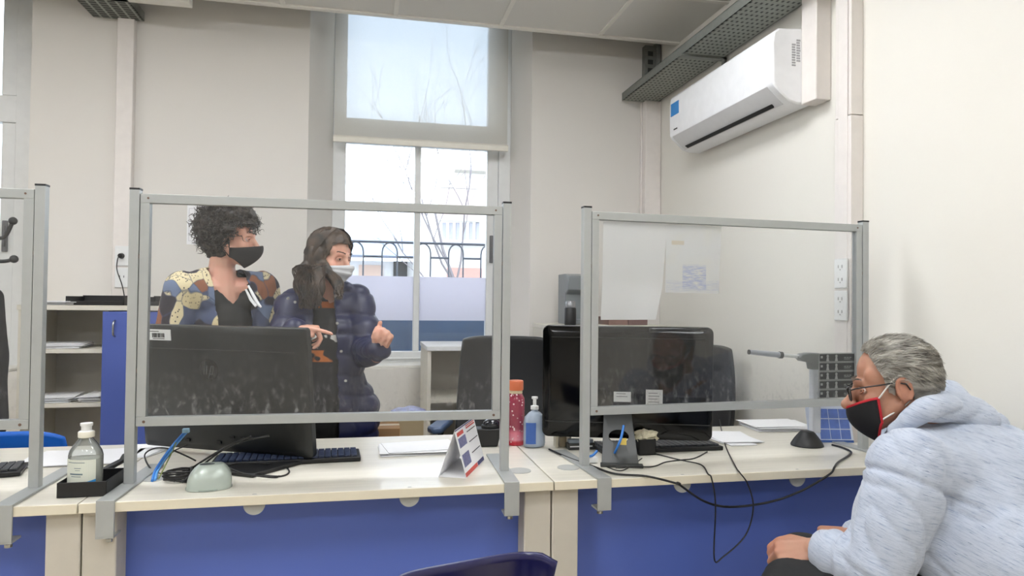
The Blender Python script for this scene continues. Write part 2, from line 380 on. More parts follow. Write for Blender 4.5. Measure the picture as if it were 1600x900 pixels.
# bare winter tree
tr_ = thing('tree', 'bare branched street tree seen through the blind and window', 'tree', (at(700, 400, Y=9.5).x+.35, 9.5, -.25))
tm = MB(); rnd = random.Random(3)
def branch(p, d, L, r, lvl):
    pts = [p]; q = p.copy(); dd = d.copy()
    for i in range(5):
        dd = (dd+V((rnd.uniform(-.18, .18), rnd.uniform(-.18, .18), rnd.uniform(-.05, .12)))).normalized(); q = q+dd*L/5; pts.append(q.copy())
    tm.tube(pts, [r*(1-.12*i) for i in range(6)], 5)
    if lvl:
        for i in range(4 if lvl > 1 else 5):
            k_ = rnd.randint(2, 5); nd = (dd+V((rnd.uniform(-.8, .8), rnd.uniform(-.6, .6), rnd.uniform(-.1, .5)))).normalized(); branch(pts[k_], nd, L*.62, r*.42, lvl-1)
branch(V((0, 0, 0)), V((0, 0, 1)), 2.9, .042, 4)
obj('branches', tm, mat('bark_grey', (132, 126, 128), .9), tr_, smooth=60)

# ================================================================== WALL AND CEILING FITTINGS
def tray(nm, lab, loc, W, L, holes, mname, cat='cable tray'):
    """perforated cable tray running along local +Y from 0 to L"""
    t = thing(nm, lab, cat, loc)
    k = NT(mname); g = k.n('TexCoord'); sp = k.n('SeparateXYZ'); k.l(g.outputs['Object'], sp.inputs[0])
    def cell(out, per, duty):
        a = k.n('Math', operation='DIVIDE'); k.l(out, a.inputs[0]); a.inputs[1].default_value = per
        b_ = k.n('Math', operation='FRACT'); k.l(a.outputs[0], b_.inputs[0]); c_ = k.n('Math', operation='LESS_THAN'); k.l(b_.outputs[0], c_.inputs[0]); c_.inputs[1].default_value = duty; return c_.outputs[0]
    mm = k.n('Math', operation='MULTIPLY'); k.l(cell(sp.outputs[0], *holes[0]), mm.inputs[0]); k.l(cell(sp.outputs[1], *holes[1]), mm.inputs[1])
    v = k.noise(k.obj(), 30); k.base(k.mix(mm.outputs[0], k.mix(v, srgb((126, 130, 122)), srgb((160, 163, 155))), srgb((48, 50, 46))))
    k.b.inputs['Metallic'].default_value = .3; k.b.inputs['Roughness'].default_value = .5
    obj('base_sheet', MB().box((0, 0, 0), (W, L, .003)), k.m, t)
    obj('side_flange', MB().box((0, 0, 0), (.003, L, .05)).box((0, 0, .047), (.02, L, .05)), GALV, t)
    obj('side_flange', MB().box((W-.003, 0, 0), (W, L, .05)), GALV, t)
    return t
t = tray('cable_tray', 'long perforated grey cable tray running above the air conditioner', (1.615, -3.3, 2.56), .235, 7.48, ((.026, .42), (.04, .42)), 'perforated_steel')
obj('bracket', MB().box((-.01, 6.6, -.012), (.25, 6.63, 0)).box((.235, 6.6, -.08), (.25, 6.63, 0)), GALV, t)
obj('bracket', MB().box((-.01, 4.2, -.012), (.25, 4.23, 0)).box((.235, 4.2, -.08), (.25, 4.23, 0)), GALV, t)
t = tray('cable_tray', 'short grey mesh cable tray at the ceiling above the left trunking', (-1.50, 2.6, 2.80), .26, 1.57, ((.05, .75), (.03, .8)), 'mesh_steel')
# perforated bracket on window wall near the corner
t = thing('wall_bracket', 'grey slotted steel bracket on the window wall beside the cable tray', 'bracket', (at(1013, 100, Y=YB).x, YB, at(1013, 120, Y=YB).z))
obj('channel', MB().box((-.045, -.05, -.02), (.05, 0, .19)).box((.03, -.07, -.02), (.055, 0, .21)), GALV, t, bevel=.003)
for i in range(3): obj('slot', MB().box((-.025, -.052, .01+i*.055), (.01, -.049, .04+i*.055)), DGREY, t)
# air conditioner: length along Y
t = thing('air_conditioner', 'white split air conditioner with a blue sticker on the right wall', 'air conditioner', (XR, 3.07, 2.10))
prof = [(0, .02), (0, .32), (-.06, .325), (-.175, .318), (-.20, .30), (-.208, .25), (-.205, .09), (-.195, .07), (-.13, .012), (-.09, 0), (-.02, .0)]
obj('housing', MB().prism([(x, z) for x, z in prof], -.50, .50, 'Y'), mat('ac_white', (238, 239, 241), .3, coat=.2), t, bevel=.008)
obj('outlet_flap', MB().prism([(-.203, .080), (-.192, .066), (-.125, .006), (-.122, .012)], -.455, .47, 'Y'), mat('ac_flap', (214, 214, 215), .35), t, bevel=.002)
obj('outlet_slot', MB().prism([(-.150, .020), (-.138, .0105), (-.132, .008), (-.137, .024)], -.40, .42, 'Y'), mat('slot_black', (18, 18, 20), .6), t)
obj('sticker', MB().box((-.2095, .38, .19), (-.207, .475, .26)), mat('sticker_blue', (40, 132, 205), .4), t)
obj('nameplate', MB().box((-.2085, .40, .108), (-.2055, .44, .114)), DGREY, t)
q = MB(); 
for i in range(9):
    for j in range(2): q.box((-.115+j*.022, -.5012, .16+i*.011+(.02 if j else 0)), (-.097+j*.022-(i*5 % 4)*.001, -.4998, .167+i*.011+(.02 if j else 0)))
obj('rating_label', q, mat('label_grey', (165, 166, 168), .6), t)
obj('screw_cover', MB().cyl((-.06, -.502, .11), (-.06, -.499, .11), .007, n=12), M_['label_grey'], t)
# ================================================================== DESKS
YD, DD, ZD = 1.87, .72, .74
DCAP = mat('port_cover_grey', (170, 171, 168), .5)
def desk(x0, x1, lab, caps, grom, legs=(1, 1), shadow=0):
    t = thing('desk', lab, 'desk', ((x0+x1)/2, YD+DD/2, 0), 0)
    w2, d2 = (x1-x0)/2-.002, DD/2
    obj('desktop', MB().box((-w2, -d2+.002, ZD-.025), (w2, d2, ZD)), DESKTOP, t, bevel=.0015)
    obj('edge_band', MB().box((-w2, -d2-.0005, ZD-.0245), (w2, -d2+.0025, ZD-.0005)), EDGE, t, bevel=.001)
    for s in (-1, 1):
        if not legs[(s+1)//2]: continue
        a = s*w2; b = a-s*.078
        lg = obj('leg_panel', MB().box((a, -d2+.025, .03), (b, d2-.05, ZD-.0255)), LEGP, t, bevel=.004)
        for yy_ in (-d2+.08, d2-.12): obj('foot_pad', MB().cyl(((a+b)/2, yy_, 0), ((a+b)/2, yy_, .03), .02, n=12), BLACK, t)
    obj('modesty_panel', MB().box((-w2+.075, -d2+.10, .12), (w2-.075, -d2+.118, ZD-.026)), BLUEP, t)
    for px in caps:
        p = at(px, 790-.055*(px-200)+8, Y=YD+.01)
        obj('port_cover', MB().cyl((p.x-t.location.x, -d2+.012, ZD-.0262), (p.x-t.location.x, -d2+.016, ZD-.0262), .027, n=28), DCAP, t)
    for gx, gy in grom:
        obj('cable_grommet', MB().cyl((gx-t.location.x, gy-t.location.y, ZD-.002), (gx-t.location.x, gy-t.location.y, ZD+.0025), .034, n=28), DCAP, t, bevel=.001)
    return t
g1 = at(240, 748, z=ZD); g2 = at(812, 736, z=ZD); g3 = at(888, 731, z=ZD)
desk(-1.895, -.683, 'cream desk at the far left of the row with blue front panel', [], [])
desk(-.683, .529, 'cream desk in the middle of the row with blue front panel', [397, 640], [(g1.x, g1.y), (g2.x, g2.y)])
desk(.529, 1.79, 'cream desk at the right of the row beside the seated man', [1067, 1247], [(g3.x, g3.y)])

# ================================================================== ACRYLIC SCREENS
def acrylic(name, haze, smear):
    k = NT(name); o = k.obj()
    tr = k.n('BsdfTransparent'); tr.inputs[0].default_value = (.965, .97, .97, 1)
    df = k.n('BsdfDiffuse'); df.inputs[0].default_value = (.92, .93, .96, 1); gl = k.n('BsdfGlossy'); gl.inputs['Roughness'].default_value = .04
    fr = k.n('Fresnel'); fr.inputs[0].default_value = 1.4
    # dirt: scuffs and wiped smears, stronger towards the lower rail
    sp = k.n('SeparateXYZ'); k.l(o, sp.inputs[0]); rp = k.ramp(sp.outputs[2], [(0, (1, 1, 1, 1)), (.05, (.4, .4, .4, 1)), (.14, (.12, .12, .12, 1)), (.35, (.03, .03, .03, 1))])
    n1 = k.noise(k.obj((22, 22, 14)), 2.4, 8, .75); n1 = k.ramp(n1, [(.52, (0, 0, 0, 1)), (.72, (1, 1, 1, 1))])
    n2 = k.noise(k.obj((60, 60, 8), (0, .5, 0)), 1.1, 3, .6); n2 = k.ramp(n2, [(.69, (0, 0, 0, 1)), (.77, (1, 1, 1, 1))])
    d = k.mix(1.0, k.mix(1.0, n1, rp, 'MULTIPLY'), k.mix(1.0, n2, k.ramp(sp.outputs[2], [(0, (.5, .5, .5, 1)), (.3, (.05, .05, .05, 1))]), 'MULTIPLY'), 'ADD')
    ma = k.n('Math', operation='MULTIPLY_ADD'); k.l(d, ma.inputs[0]); ma.inputs[1].default_value = smear; ma.inputs[2].default_value = haze
    m1 = k.n('MixShader'); k.l(ma.outputs[0], m1.inputs[0]); k.l(tr.outputs[0], m1.inputs[1]); k.l(df.outputs[0], m1.inputs[2])
    m2 = k.n('MixShader'); k.l(fr.outputs[0], m2.inputs[0]); k.l(m1.outputs[0], m2.inputs[1]); k.l(gl.outputs[0], m2.inputs[2])
    k.l(m2.outputs[0], k.out.inputs[0]); return k.m
ACR = acrylic('acrylic_sheet', .012, .30)
ZR, ZTOP = .912, 1.54          # lower rail centre and post top
def clamp(t, x, y0, y1):
    b = MB(); w = .021; h = ZD+.0005
    b.box((x-w, y0, h), (x+w, y1, h+.006))
    obj('foot_bar', b, GREY, t, bevel=.001)
    c = MB(); c.box((x-w, y0-.004, h-.085), (x+w, y0+.002, h+.006)); c.box((x-w, y0-.004, h-.088), (x+w, y0+.045, h-.082))
    cl = obj('desk_clamp', c, GREY, t, bevel=.001)
    obj('clamp_screw', MB().cyl((x, y0+.03, h-.10), (x, y0+.03, h-.028), .004, n=8).cyl((x, y0+.03, h-.105), (x, y0+.03, h-.097), .009, n=8), STEEL, cl)
def screen(lab, xl, xr, yl, yr, yfront, lpost=True):
    """frame standing on the desk between two posts (centres xl,yl and xr,yr)"""
    a = atan2(yr-yl, xr-xl); L = sqrt((xr-xl)**2+(yr-yl)**2)
    t = thing('acrylic_screen', lab, 'partition screen', (xl, yl, 0), a); s = .0125
    ca = cos(a)
    for i, x in enumerate((0, L)):
        if i == 0 and not lpost: continue
        p = obj('post', MB().box((x-s, -s, ZD+.006), (x+s, s, ZTOP)), GREY, t, bevel=.001)
        obj('end_cap', MB().box((x-s-.0005, -s-.0005, ZTOP), (x+s+.0005, s+.0005, ZTOP+.005)), BLACK, p)
        yy = (yl if i == 0 else yr); clamp(t, x, YD-.003-yy-(x*sin(a)*0), .22)
    i0, i1 = s+.002, L-s-.002
    for x0, x1 in ((i0, i0+.024), (i1-.024, i1)):
        obj('stile', MB().box((x0, -.011, ZR+.0125), (x1, .011, ZTOP-.035)), GREY, t, bevel=.001)
    obj('rail', MB().box((i0, -.0115, ZTOP-.035), (i1, .0115, ZTOP-.010)), GREY, t, bevel=.001)
    obj('rail', MB().box((i0, -.0115, ZR-.0125), (i1, .0115, ZR+.0125)), GREY, t, bevel=.001)
    hb = MB()
    for x in (i0-.001, i1+.001):
        for z in (1.05, 1.36): hb.cyl((x, -.006, z-.006), (x, -.006, z+.006), .0045, n=8)
    for x in (i0+.02, i1-.02): hb.cyl((x, -.0125, ZR), (x, -.011, ZR), .004, n=8); hb.cyl((x, -.0125, ZTOP-.022), (x, -.011, ZTOP-.022), .003, n=8)
    obj('screws', hb, mat('screw_rusty', (120, 100, 88), .5, .6), t)
    me = MB().box((i0+.022, -.0015, 0), (i1-.022, .0015, ZTOP-.035-ZR-.012)); g = obj('acrylic_sheet', me, ACR, t); g.location = (0, 0, ZR+.012)
    return t
screen('left acrylic desk screen in grey frame, cut by the picture edge', -1.873, -.843, 2.03, 2.03, 1.87)
S2 = screen('middle acrylic desk screen in grey frame with the two women behind it', -.615, .41, 2.03, 2.0, 1.87)
S3 = screen('right acrylic desk screen in grey frame with paper sheets taped on it', .667, 1.712, 2.02, 2.09, 1.87)
# sheets on the right screen (rear face)
a3 = S3.rotation_euler.z
def on3(px, py):
    """local (x, z) on the plane of the right screen for a pixel"""
    d = at(px, py, zc=1)-CAM; n = V((-sin(a3), cos(a3), 0)); o = S3.location.copy()
    t = (o-CAM).dot(n)/d.dot(n); p = CAM+d*t-o; return p.x*cos(a3)+p.y*sin(a3), p.z
def sheet_thing(nm, lab, cat, quad, m, off=.004, curl=None, th=.0006):
    pts = [on3(*q) for q in quad]            # tl, tr, br, bl
    cx = sum(p[0] for p in pts)/4; cz = min(p[1] for p in pts)
    def P(u, v):
        x = (pts[3][0]*(1-u)+pts[2][0]*u)*(1-v)+(pts[0][0]*(1-u)+pts[1][0]*u)*v; z = (pts[3][1]*(1-u)+pts[2][1]*u)*(1-v)+(pts[0][1]*(1-u)+pts[1][1]*u)*v
        y = curl(u, v) if curl else 0
        return V((x-cx, y, z-cz))
    o = obj(nm, MB().grid(P, 24, 24), m, None, solid=th, smooth=60, fix=False)
    o.location = S3.location+V((cx*cos(a3)-off*sin(a3), cx*sin(a3)+off*cos(a3), cz)); o.rotation_euler = (0, 0, a3)
    return tag(o, lab, cat)
k = NT('paper_faint'); o_ = k.obj(); v = k.noise(o_, 5, 2); pk = k.ramp(k.noise(k.obj((1, 1, 1)), 7, 1), [(.70, (0, 0, 0, 1)), (.8, (.5, .5, .5, 1))])
k.base(k.mix(pk, srgb((250, 248, 245)), srgb((246, 200, 205)))); k.b.inputs['Roughness'].default_value = .8

def thin_paper(k, share=.5):
    tl = k.n('BsdfTranslucent'); tl.inputs[0].default_value = (.95, .94, .92, 1); m = k.n('MixShader'); m.inputs[0].default_value = share
    k.l(k.b.outputs[0], m.inputs[1]); k.l(tl.outputs[0], m.inputs[2]); k.l(m.outputs[0], k.out.inputs[0])
thin_paper(k); PFAINT = k.m
sheet_thing('paper_sheet', 'large blank white paper taped inside the right screen, lower edge curling', 'paper', [(944, 345), (1044, 349), (1033, 500), (941, 500)], PFAINT, .006,
            lambda u, v: .022*max(0, .35-v)/.35*(.3+u)+.004*sin(u*9)*(1-v), th=0)
# child drawing
k = NT('crayon_drawing'); o_ = k.obj(); sp = k.n('SeparateXYZ'); k.l(o_, sp.inputs[0])
def rng(out, a, b, soft=.003):
    x = k.n('MapRange'); x.inputs[1].default_value = a; x.inputs[2].default_value = a+soft; k.l(out, x.inputs[0])
    y = k.n('MapRange'); y.inputs[1].default_value = b; y.inputs[2].default_value = b+soft; y.inputs[3].default_value = 1; y.inputs[4].default_value = 0; k.l(out, y.inputs[0])
    m = k.n('Math', operation='MULTIPLY'); k.l(x.outputs[0], m.inputs[0]); k.l(y.outputs[0], m.inputs[1]); return m.outputs[0]
def mul(a, b):
    m = k.n('Math', operation='MULTIPLY'); k.l(a, m.inputs[0])
    if isinstance(b, float): m.inputs[1].default_value = b
    else: k.l(b, m.inputs[1])
    return m.outputs[0]
scr = k.noise(k.obj((8, 1, 60)), 3.5, 3, .7); scr = k.ramp(scr, [(.38, (0, 0, 0, 1)), (.6, (1, 1, 1, 1))])
sea = mul(mul(rng(sp.outputs[0], -.040, .046), rng(sp.outputs[2], .008, .085, .012)), scr)
c0 = k.mix(mul(k.ramp(k.noise(k.obj((3, 1, 3)), 4, 2), [(.5, (0, 0, 0, 1)), (.75, (1, 1, 1, 1))]), .5), srgb((246, 245, 242)), srgb((246, 240, 208)))
c1 = k.mix(mul(mul(rng(sp.outputs[0], -.10, .10), rng(sp.outputs[2], .0, .035, .01)), mul(scr, .45)), c0, srgb((150, 165, 225)))
c2 = k.mix(sea, c1, srgb((120, 145, 222))); c3 = k.mix(mul(mul(rng(sp.outputs[0], -.08, -.035), rng(sp.outputs[2], .155, .168)), .8), c2, srgb((222, 190, 110)))
k.base(c3); k.b.inputs['Roughness'].default_value = .8; thin_paper(k, .5)
sheet_thing('drawing', 'crayon drawing with a blue scribbled block on the right screen', 'drawing', [(1042, 350), (1128, 354), (1124, 459), (1040, 457)], k.m, .0035, th=0)
# dark sheet with rows of pictograms, low right
t0 = sheet_thing('pictogram_sheet', 'dark grey sheet with five rows of white figures beside the man', 'sign', [(1281, 552), (1341, 551), (1340, 620), (1279, 623)], mat('sheet_pale_grey', (176, 178, 176), .6), .0035, th=.001)
xs0 = [on3(1281, 552), on3(1341, 551), on3(1340, 620), on3(1279, 623)]; W3 = xs0[1][0]-xs0[0][0]; H3 = xs0[0][1]-xs0[3][1]
cz = min(p[1] for p in xs0); z0_ = xs0[3][1]-cz
for i in range(5):
    zz = z0_+H3*(i+.5)/5
    row = obj('row_panel', MB().box((-W3/2+.003, -.0030, zz-H3*.078), (W3/2-.003, -.0012, zz+H3*.078)), mat('row_dark_grey', (74, 77, 76), .5), t0)
    b = MB(); y = -.0036
    for fx in (-.30, .02):
        cx = W3*fx*.7-.012; b.cyl((cx, y, zz+.0055), (cx, y+.0006, zz+.0055), .0048, n=12); b.prism([(cx-.006, zz-.012), (cx+.006, zz-.012), (cx+.003, zz+.002), (cx-.003, zz+.002)], y, y+.0006, 'Y')
    b.box((-W3*.5+.006, y, zz-.002), (-W3*.5+.014, y+.0006, zz+.006))
    for j in range(3): b.box((W3*.14+j*.011, y, zz-.001), (W3*.14+.008+j*.011, y+.0006, zz+.0012)); 
    b.box((W3*.14, y, zz-.006), (W3*.14+.026, y+.0006, zz-.0045))
    obj('pictogram', b, mat('sheet_white', (205, 207, 205), .6), row)

# ================================================================== BACK FURNITURE
def shelf_cab(nm, lab, x0, x1, y0, y1, h, shelves, door=None, th=.02, topm=None):
    t = thing(nm, lab, 'cabinet', ((x0+x1)/2, (y0+y1)/2, 0)); w, d = (x1-x0)/2, (y1-y0)/2
    obj('top_panel', MB().box((-w-.005, -d-.008, h-.025), (w+.005, d, h)), topm or CABW, t, bevel=.002)
    for s in (-1, 1): obj('side_panel', MB().box((s*w, -d, 0), (s*(w-th), d, h-.025)), CABW, t)
    obj('back_panel', MB().box((-w+th, d-.01, .05), (w-th, d, h-.025)), BEIGE, t)
    xr_ = w-th if door is None else door-(x0+x1)/2
    obj('bottom_panel', MB().box((-w+th, -d+.01, .05), (w-th, d-.01, .07)), CABW, t)
    for z in shelves: obj('shelf', MB().box((-w+th, -d+.015, z-.01), (xr_, d-.01, z+.01)), CABW, t)
    if door is not None:
        obj('divider', MB().box((xr_, -d+.02, .05), (xr_+.018, d-.01, h-.025)), CABW, t)
        dr = obj('door', MB().box((xr_+.002, -d-.016, .03), (w, -d+.002, h-.03)), BLUED, t, bevel=.0015)
        hx = xr_+.06; hp = [V((hx, -d-.016, h-.075)), V((hx, -d-.04, h-.085)), V((hx, -d-.045, h-.115)), V((hx, -d-.04, h-.145)), V((hx, -d-.016, h-.155))]
        obj('handle', MB().tube(spline(hp, 5), .005, 8), STEEL, dr, smooth=60)
    return t
yc = 3.80
CX0, CX1 = at(27, 560, Y=yc).x, at(160, 560, Y=yc).x
hz = at(120, 477, Y=yc).z; sh1 = at(120, 549, Y=yc).z; sh2 = at(120, 634, Y=yc).z
CAB = shelf_cab('shelf_cabinet', 'cream shelf cabinet with one blue door against the back wall', CX0, CX0+.80, yc, 4.195, hz, [sh1, sh2, .36], CX1)
lx = at(668, 560, Y=3.72).x; h2 = at(700, 541, Y=3.72).z
shelf_cab('low_cabinet', 'small open cream cabinet under the window behind the desk chair', lx, lx+.62, 3.72, 4.18, h2, [h2-.30, h2-.62], topm=mat('cabinet_top_white', (226, 226, 226), .4))
h3 = at(900, 508, Y=3.75).z
shelf_cab('low_cabinet', 'tall cream cabinet in the room corner behind the right monitor', 1.02, 1.72, 3.72, 4.12, h3, [.4, .75])
def paper_stack(lab, c, w, d, n, rz, th=.0008, z=ZD, nm='paper_stack', seed=1, grp=None):
    rn = random.Random(seed); b = MB()
    for i in range(n):
        M = Matrix.Translation((rn.uniform(-.012, .012), rn.uniform(-.012, .012), 0)) @ Matrix.Rotation(rn.uniform(-.12, .12), 4, 'Z')
        b.box((-w/2, -d/2, i*th*1.7), (w/2, d/2, i*th*1.7+th), M)
    o = obj(nm, b, PAPER); o.location = (c[0], c[1], z+.0006); o.rotation_euler = (0, 0, rz); return tag(o, lab, 'papers', grp)
# things on and in the shelf cabinet
p = at(100, 470, Y=3.95); paper_stack('small stack of papers on top of the shelf cabinet beside the black tray', (p.x-.03, 3.92), .21, .20, 6, .2, .002, hz)
for (pa, pb, lab) in ((110, 200, 'black letter tray holding loose papers on the shelf cabinet'), (226, 262, 'second black letter tray at the right end of the shelf cabinet')):
    xa, xb = at(pa, 470, Y=3.9).x, at(pb, 470, Y=3.9).x; w = (xb-xa)/2
    t = thing('letter_tray', lab, 'tray', ((xa+xb)/2, 3.95, hz+.001)); b = MB(); b.box((-w, -.11, 0), (w, .11, .004))
    for s in (-1, 1): b.box((s*w, -.11, .0), (s*(w-.006), .11, .045))
    b.box((-w, .104, 0), (w, .11, .05)); b.box((-w, -.11, 0), (w, -.104, .022)); obj('tray_body', b, BLACK, t, bevel=.002)
    q = paper_stack('loose printed papers lying in the black letter tray on the cabinet' if pa == 110 else 'papers lying in the second black letter tray', ((xa+xb)/2+.01, 3.95), w*1.5, .17, 4, .06, .001, hz+.0065)
for z, px, s, lab in ((sh1, 100, 3, 'thin pile of papers on the upper shelf of the cabinet'), (sh2, 85, 4, 'pile of papers at the left of the lower cabinet shelf'), (sh2, 148, 5, 'few papers at the right of the lower cabinet shelf')):
    paper_stack(lab, (at(px, 600, Y=3.93).x, 3.95), .20 if px != 148 else .1, .22, 5+s, .1, .0018, z+.011, seed=s)
# wall calendar sheet behind the curly haired woman
pa, pb = at(293, 317, Y=YB), at(340, 383, Y=YB); t = thing('wall_calendar', 'faint paper year planner on the wall behind the curly haired woman', 'calendar', ((pa.x+pb.x)/2, YB-.001, pb.z))
w = (pb.x-pa.x)/2; obj('sheet', MB().box((-w, -.0015, 0), (w, 0, pa.z-pb.z)), PAPER, t); b = MB()
for i in range(6):
    b.box((-w+.01, -.0022, .02+i*.037), (w-.01, -.0015, .0215+i*.037)); b.box((-w+.01+i*(w*2-.02)/5, -.0022, .02), (-w+.0115+i*(w*2-.02)/5, -.0015, .205))
obj('ruled_lines', b, mat('line_grey', (170, 168, 180), .7), t)
# machine and thermos on the corner cabinet
p = at(902, 508, Y=3.85); t = thing('water_dispenser', 'grey countertop machine standing on the corner cabinet behind the screens', 'machine', (p.x, 3.93, h3))
b = MB(); b.prism([(.11, 0), (.11, .30), (-.02, .30), (-.10, .285), (-.10, .20), (-.05, .18), (-.05, .03), (-.12, .03), (-.12, 0)], -.065, .075, 'X')
obj('machine_body', b, mat('machine_grey', (128, 133, 136), .35, .2), t, bevel=.006); obj('machine_door', MB().box((.04, -.104, .02), (.078, -.04, .24)), WHITEP, t, bevel=.003)
p = at(893, 508, Y=3.74); t = thing('thermos', 'black flask with a clear cap standing before the grey machine', 'flask', (p.x, 3.765, h3))
obj('flask_body', MB().lathe([(.030, 0), (.034, .004), (.034, .095), (.030, .10)]), BLACK, t, smooth=40); obj('cap', MB().lathe([(.029, .10), (.030, .104), (.029, .13), (.022, .138), (.001, .139)]), mat('cap_grey', (150, 152, 155), .2, .4), t, smooth=40)
for i, (px, lab, c_) in enumerate(((955, 'brown box file lying on the corner cabinet behind the taped sheet', (120, 84, 74)), (985, 'dark red box file on the corner cabinet right of the brown one', (96, 60, 58)))):
    p = at(px, 505, Y=3.9); o = obj('box_file', MB().box((-.06, -.12, 0), (.06, .12, .045)), mat('file_%s' % 'ab'[i], c_, .6), None, bevel=.003); o.location = (p.x, 3.9, h3+.0005); tag(o, lab, 'box file')
# coat rack and black coat at the far left edge
t = thing('coat_rack', 'black coat rack with knobbed hooks at the left edge', 'coat rack', (at(-16, 500, Y=3.3).x, 3.3, 0))
RACK = t.location.copy()
b = MB(); b.cyl((0, 0, .02), (0, 0, 1.72), .018, n=12); obj('pole', b, BLACK, t, smooth=40); obj('base', MB().lathe([(.18, 0), (.18, .015), (.03, .03)]), BLACK, t, smooth=40)
for (z, a, L, up) in ((at(0, 352, Y=3.3).z-.05, 0, .078, .07), (at(0, 408, Y=3.3).z, 0, .085, .01), (1.62, 2.2, .10, .07), (1.40, 2.4, .10, .02), (1.62, 4.3, .10, .07), (1.4, 4.1, .1, .02)):
    d = V((cos(a), sin(a), 0)); q = [V((0, 0, z)), V((0, 0, z))+d*L*.6, V((0, 0, z+up))+d*L]
    b = MB().tube(spline(q, 5), .008, 8); b.ell(tuple(q[-1]), (.017, .017, .017)); obj('hook', b, BLACK, t, smooth=60)
BLUECH = mat('bright_blue_plastic', (32, 110, 215), .35)
# ================================================================== CHAIRS
MESHB = mat('chair_black_fabric', (26, 27, 29), .55, vary=.2, scale=200, bump=.1)
def office_chair(nm, lab, loc, rz, seatz=.46, backh=.58, m=MESHB, w=.235, armm=None, arms=True, top=None):
    t = thing(nm, lab, 'chair', loc, rz)      # faces local +Y; back at -Y
    def P(u, v): a = (u-.5)*2; return V((a*w*(1-.12*v**3), -.20-.06*v+.05*a*a*0.9-.03*sin(v*pi), seatz+.10+v*backh))
    obj('backrest', MB().grid(lambda u, v: P(u, .5+(v-.5)*(1-.06*(2*u-1)**6)), 16, 20), m, t, solid=.035, smooth=60, bevel=.008)
    obj('seat', MB().prism([(-.22, -.19), (.22, -.19), (.245, 0), (.23, .23), (.12, .26), (-.12, .26), (-.23, .23), (-.245, 0)], seatz-.03, seatz+.03), m, t, bevel=.02)
    obj('back_strut', MB().tube(spline([(0, -.05, seatz-.05), (0, -.24, seatz-.02), (0, -.265, seatz+.15), (0, -.27, seatz+.32)], 5), .018, 8), BLACK, t, smooth=60)
    obj('gas_lift', MB().cyl((0, 0, .09), (0, 0, seatz-.03), .025), BLACK, t, smooth=40)
    b = MB()
    for i in range(5):
        a = 2*pi*i/5+.3; b.cyl((0, 0, .10), (.27*cos(a), .27*sin(a), .065), .024, .016, 8)
    obj('star_base', b, BLACK, t, smooth=40)
    for i in range(5):
        a = 2*pi*i/5+.3; c = V((.27*cos(a), .27*sin(a), .028)); obj('caster', MB().cyl(c-V((sin(a), -cos(a), 0))*.02, c+V((sin(a), -cos(a), 0))*.02, .028), BLACK, t, smooth=40)
    if arms:
        for s in (-1, 1):
            ar = obj('armrest', MB().prism([(s*.235, -.12), (s*.30, -.13), (s*.31, .10), (s*.28, .14), (s*.24, .12)], seatz+.215, seatz+.245), armm or BLACK, t, bevel=.01)
            obj('arm_support', MB().tube(spline([(s*.10, 0, seatz-.03), (s*.26, -.02, seatz), (s*.285, -.03, seatz+.1), (s*.27, -.02, seatz+.22)], 5), .014, 8), BLACK, t, smooth=60)
    return t
p = at(768, 690, Y=3.10)
office_chair('office_chair', 'black office chair with armrests behind the middle desk', (p.x+.02, 2.98, 0), radians(-197), .46, .52, armm=mat('armrest_slate', (78, 96, 128), .35))
p = at(1133, 600, Y=3.0)
office_chair('office_chair', 'black office chair by the right wall behind the right monitor', (p.x-.24, 3.05, 0), radians(128), .44, .50, w=.21, arms=False)
# blue plastic chair behind left desk
p = at(20, 668, Y=2.9); t = thing('plastic_chair', 'bright blue plastic chair behind the left desk', 'chair', (p.x, 3.05, 0))
def P(u, v): a = 2*u-1; return V((a*.22*(1-.25*max(0, v-.55)**1.2), -.20-.04*v+.03*a*a, .46+v*(p.z-.46)*(1-.10*abs(a)**4)))
obj('backrest', MB().grid(P, 24, 16), BLUECH, t, solid=.008, smooth=60)
obj('seat', MB().prism([(-.21, -.2), (.21, -.2), (.22, .15), (.17, .21), (-.17, .21), (-.22, .15)], .44, .455), BLUECH, t, bevel=.006)
for sx in (-1, 1):
    for sy in (-1, 1): obj('leg', MB().tube([(sx*.17, sy*.15, .44), (sx*.21, sy*.20, 0)], .011, 8), STEEL, t, smooth=40)
# navy plastic visitor chair in the foreground (only its back edge shows)
NAVY = mat('navy_plastic', (26, 26, 78), .28, coat=.2)
pl_, pr_ = at(600, 899, zc=1.12), at(835, 857, zc=1.30)
c_ = (pl_+pr_)/2; az = atan2(pr_.y-pl_.y, pr_.x-pl_.x); hl = (pr_-pl_).length/2
t = thing('plastic_chair', 'dark navy plastic chair whose back edge shows at the bottom', 'chair', (c_.x, c_.y, 0), az)
ztop = c_.z; tilt = (pr_.z-pl_.z)/(2*hl)
def P(u, v):
    a = 2*u-1; W_ = hl+.012
    z = .46+(ztop-.46)*v+tilt*a*W_*v-.03*max(0, abs(a)-.9)**1*v*6*.6
    return V((a*W_*(.93+.07*v), .03*(1-v)-.012*cos(v*5)-.05*(1-a*a)*0-.05*abs(a)**6*(1 if v < 2 else 0), z))
obj('backrest', MB().grid(P, 40, 24), NAVY, t, solid=.007, smooth=60)
obj('seat', MB().prism([(-.21, -.42), (.21, -.42), (.22, -.02), (-.22, -.02)], .44, .455), NAVY, t, bevel=.006)
obj('vent_slot', MB().box((hl-.060, -.080, ztop-.062), (hl-.025, -.040, ztop-.050)), BLACK, t, bevel=.003)
for sx in (-1, 1):
    for sy in (-.40, -.04): obj('leg', MB().tube([(sx*.17, sy, .44), (sx*.21, sy*1.1, 0)], .011, 8), STEEL, t, smooth=40)
# ================================================================== THINGS ON THE DESKS
ZT0 = ZD+.0008
def rotz_of(a, b): return atan2(b.y-a.y, b.x-a.x)
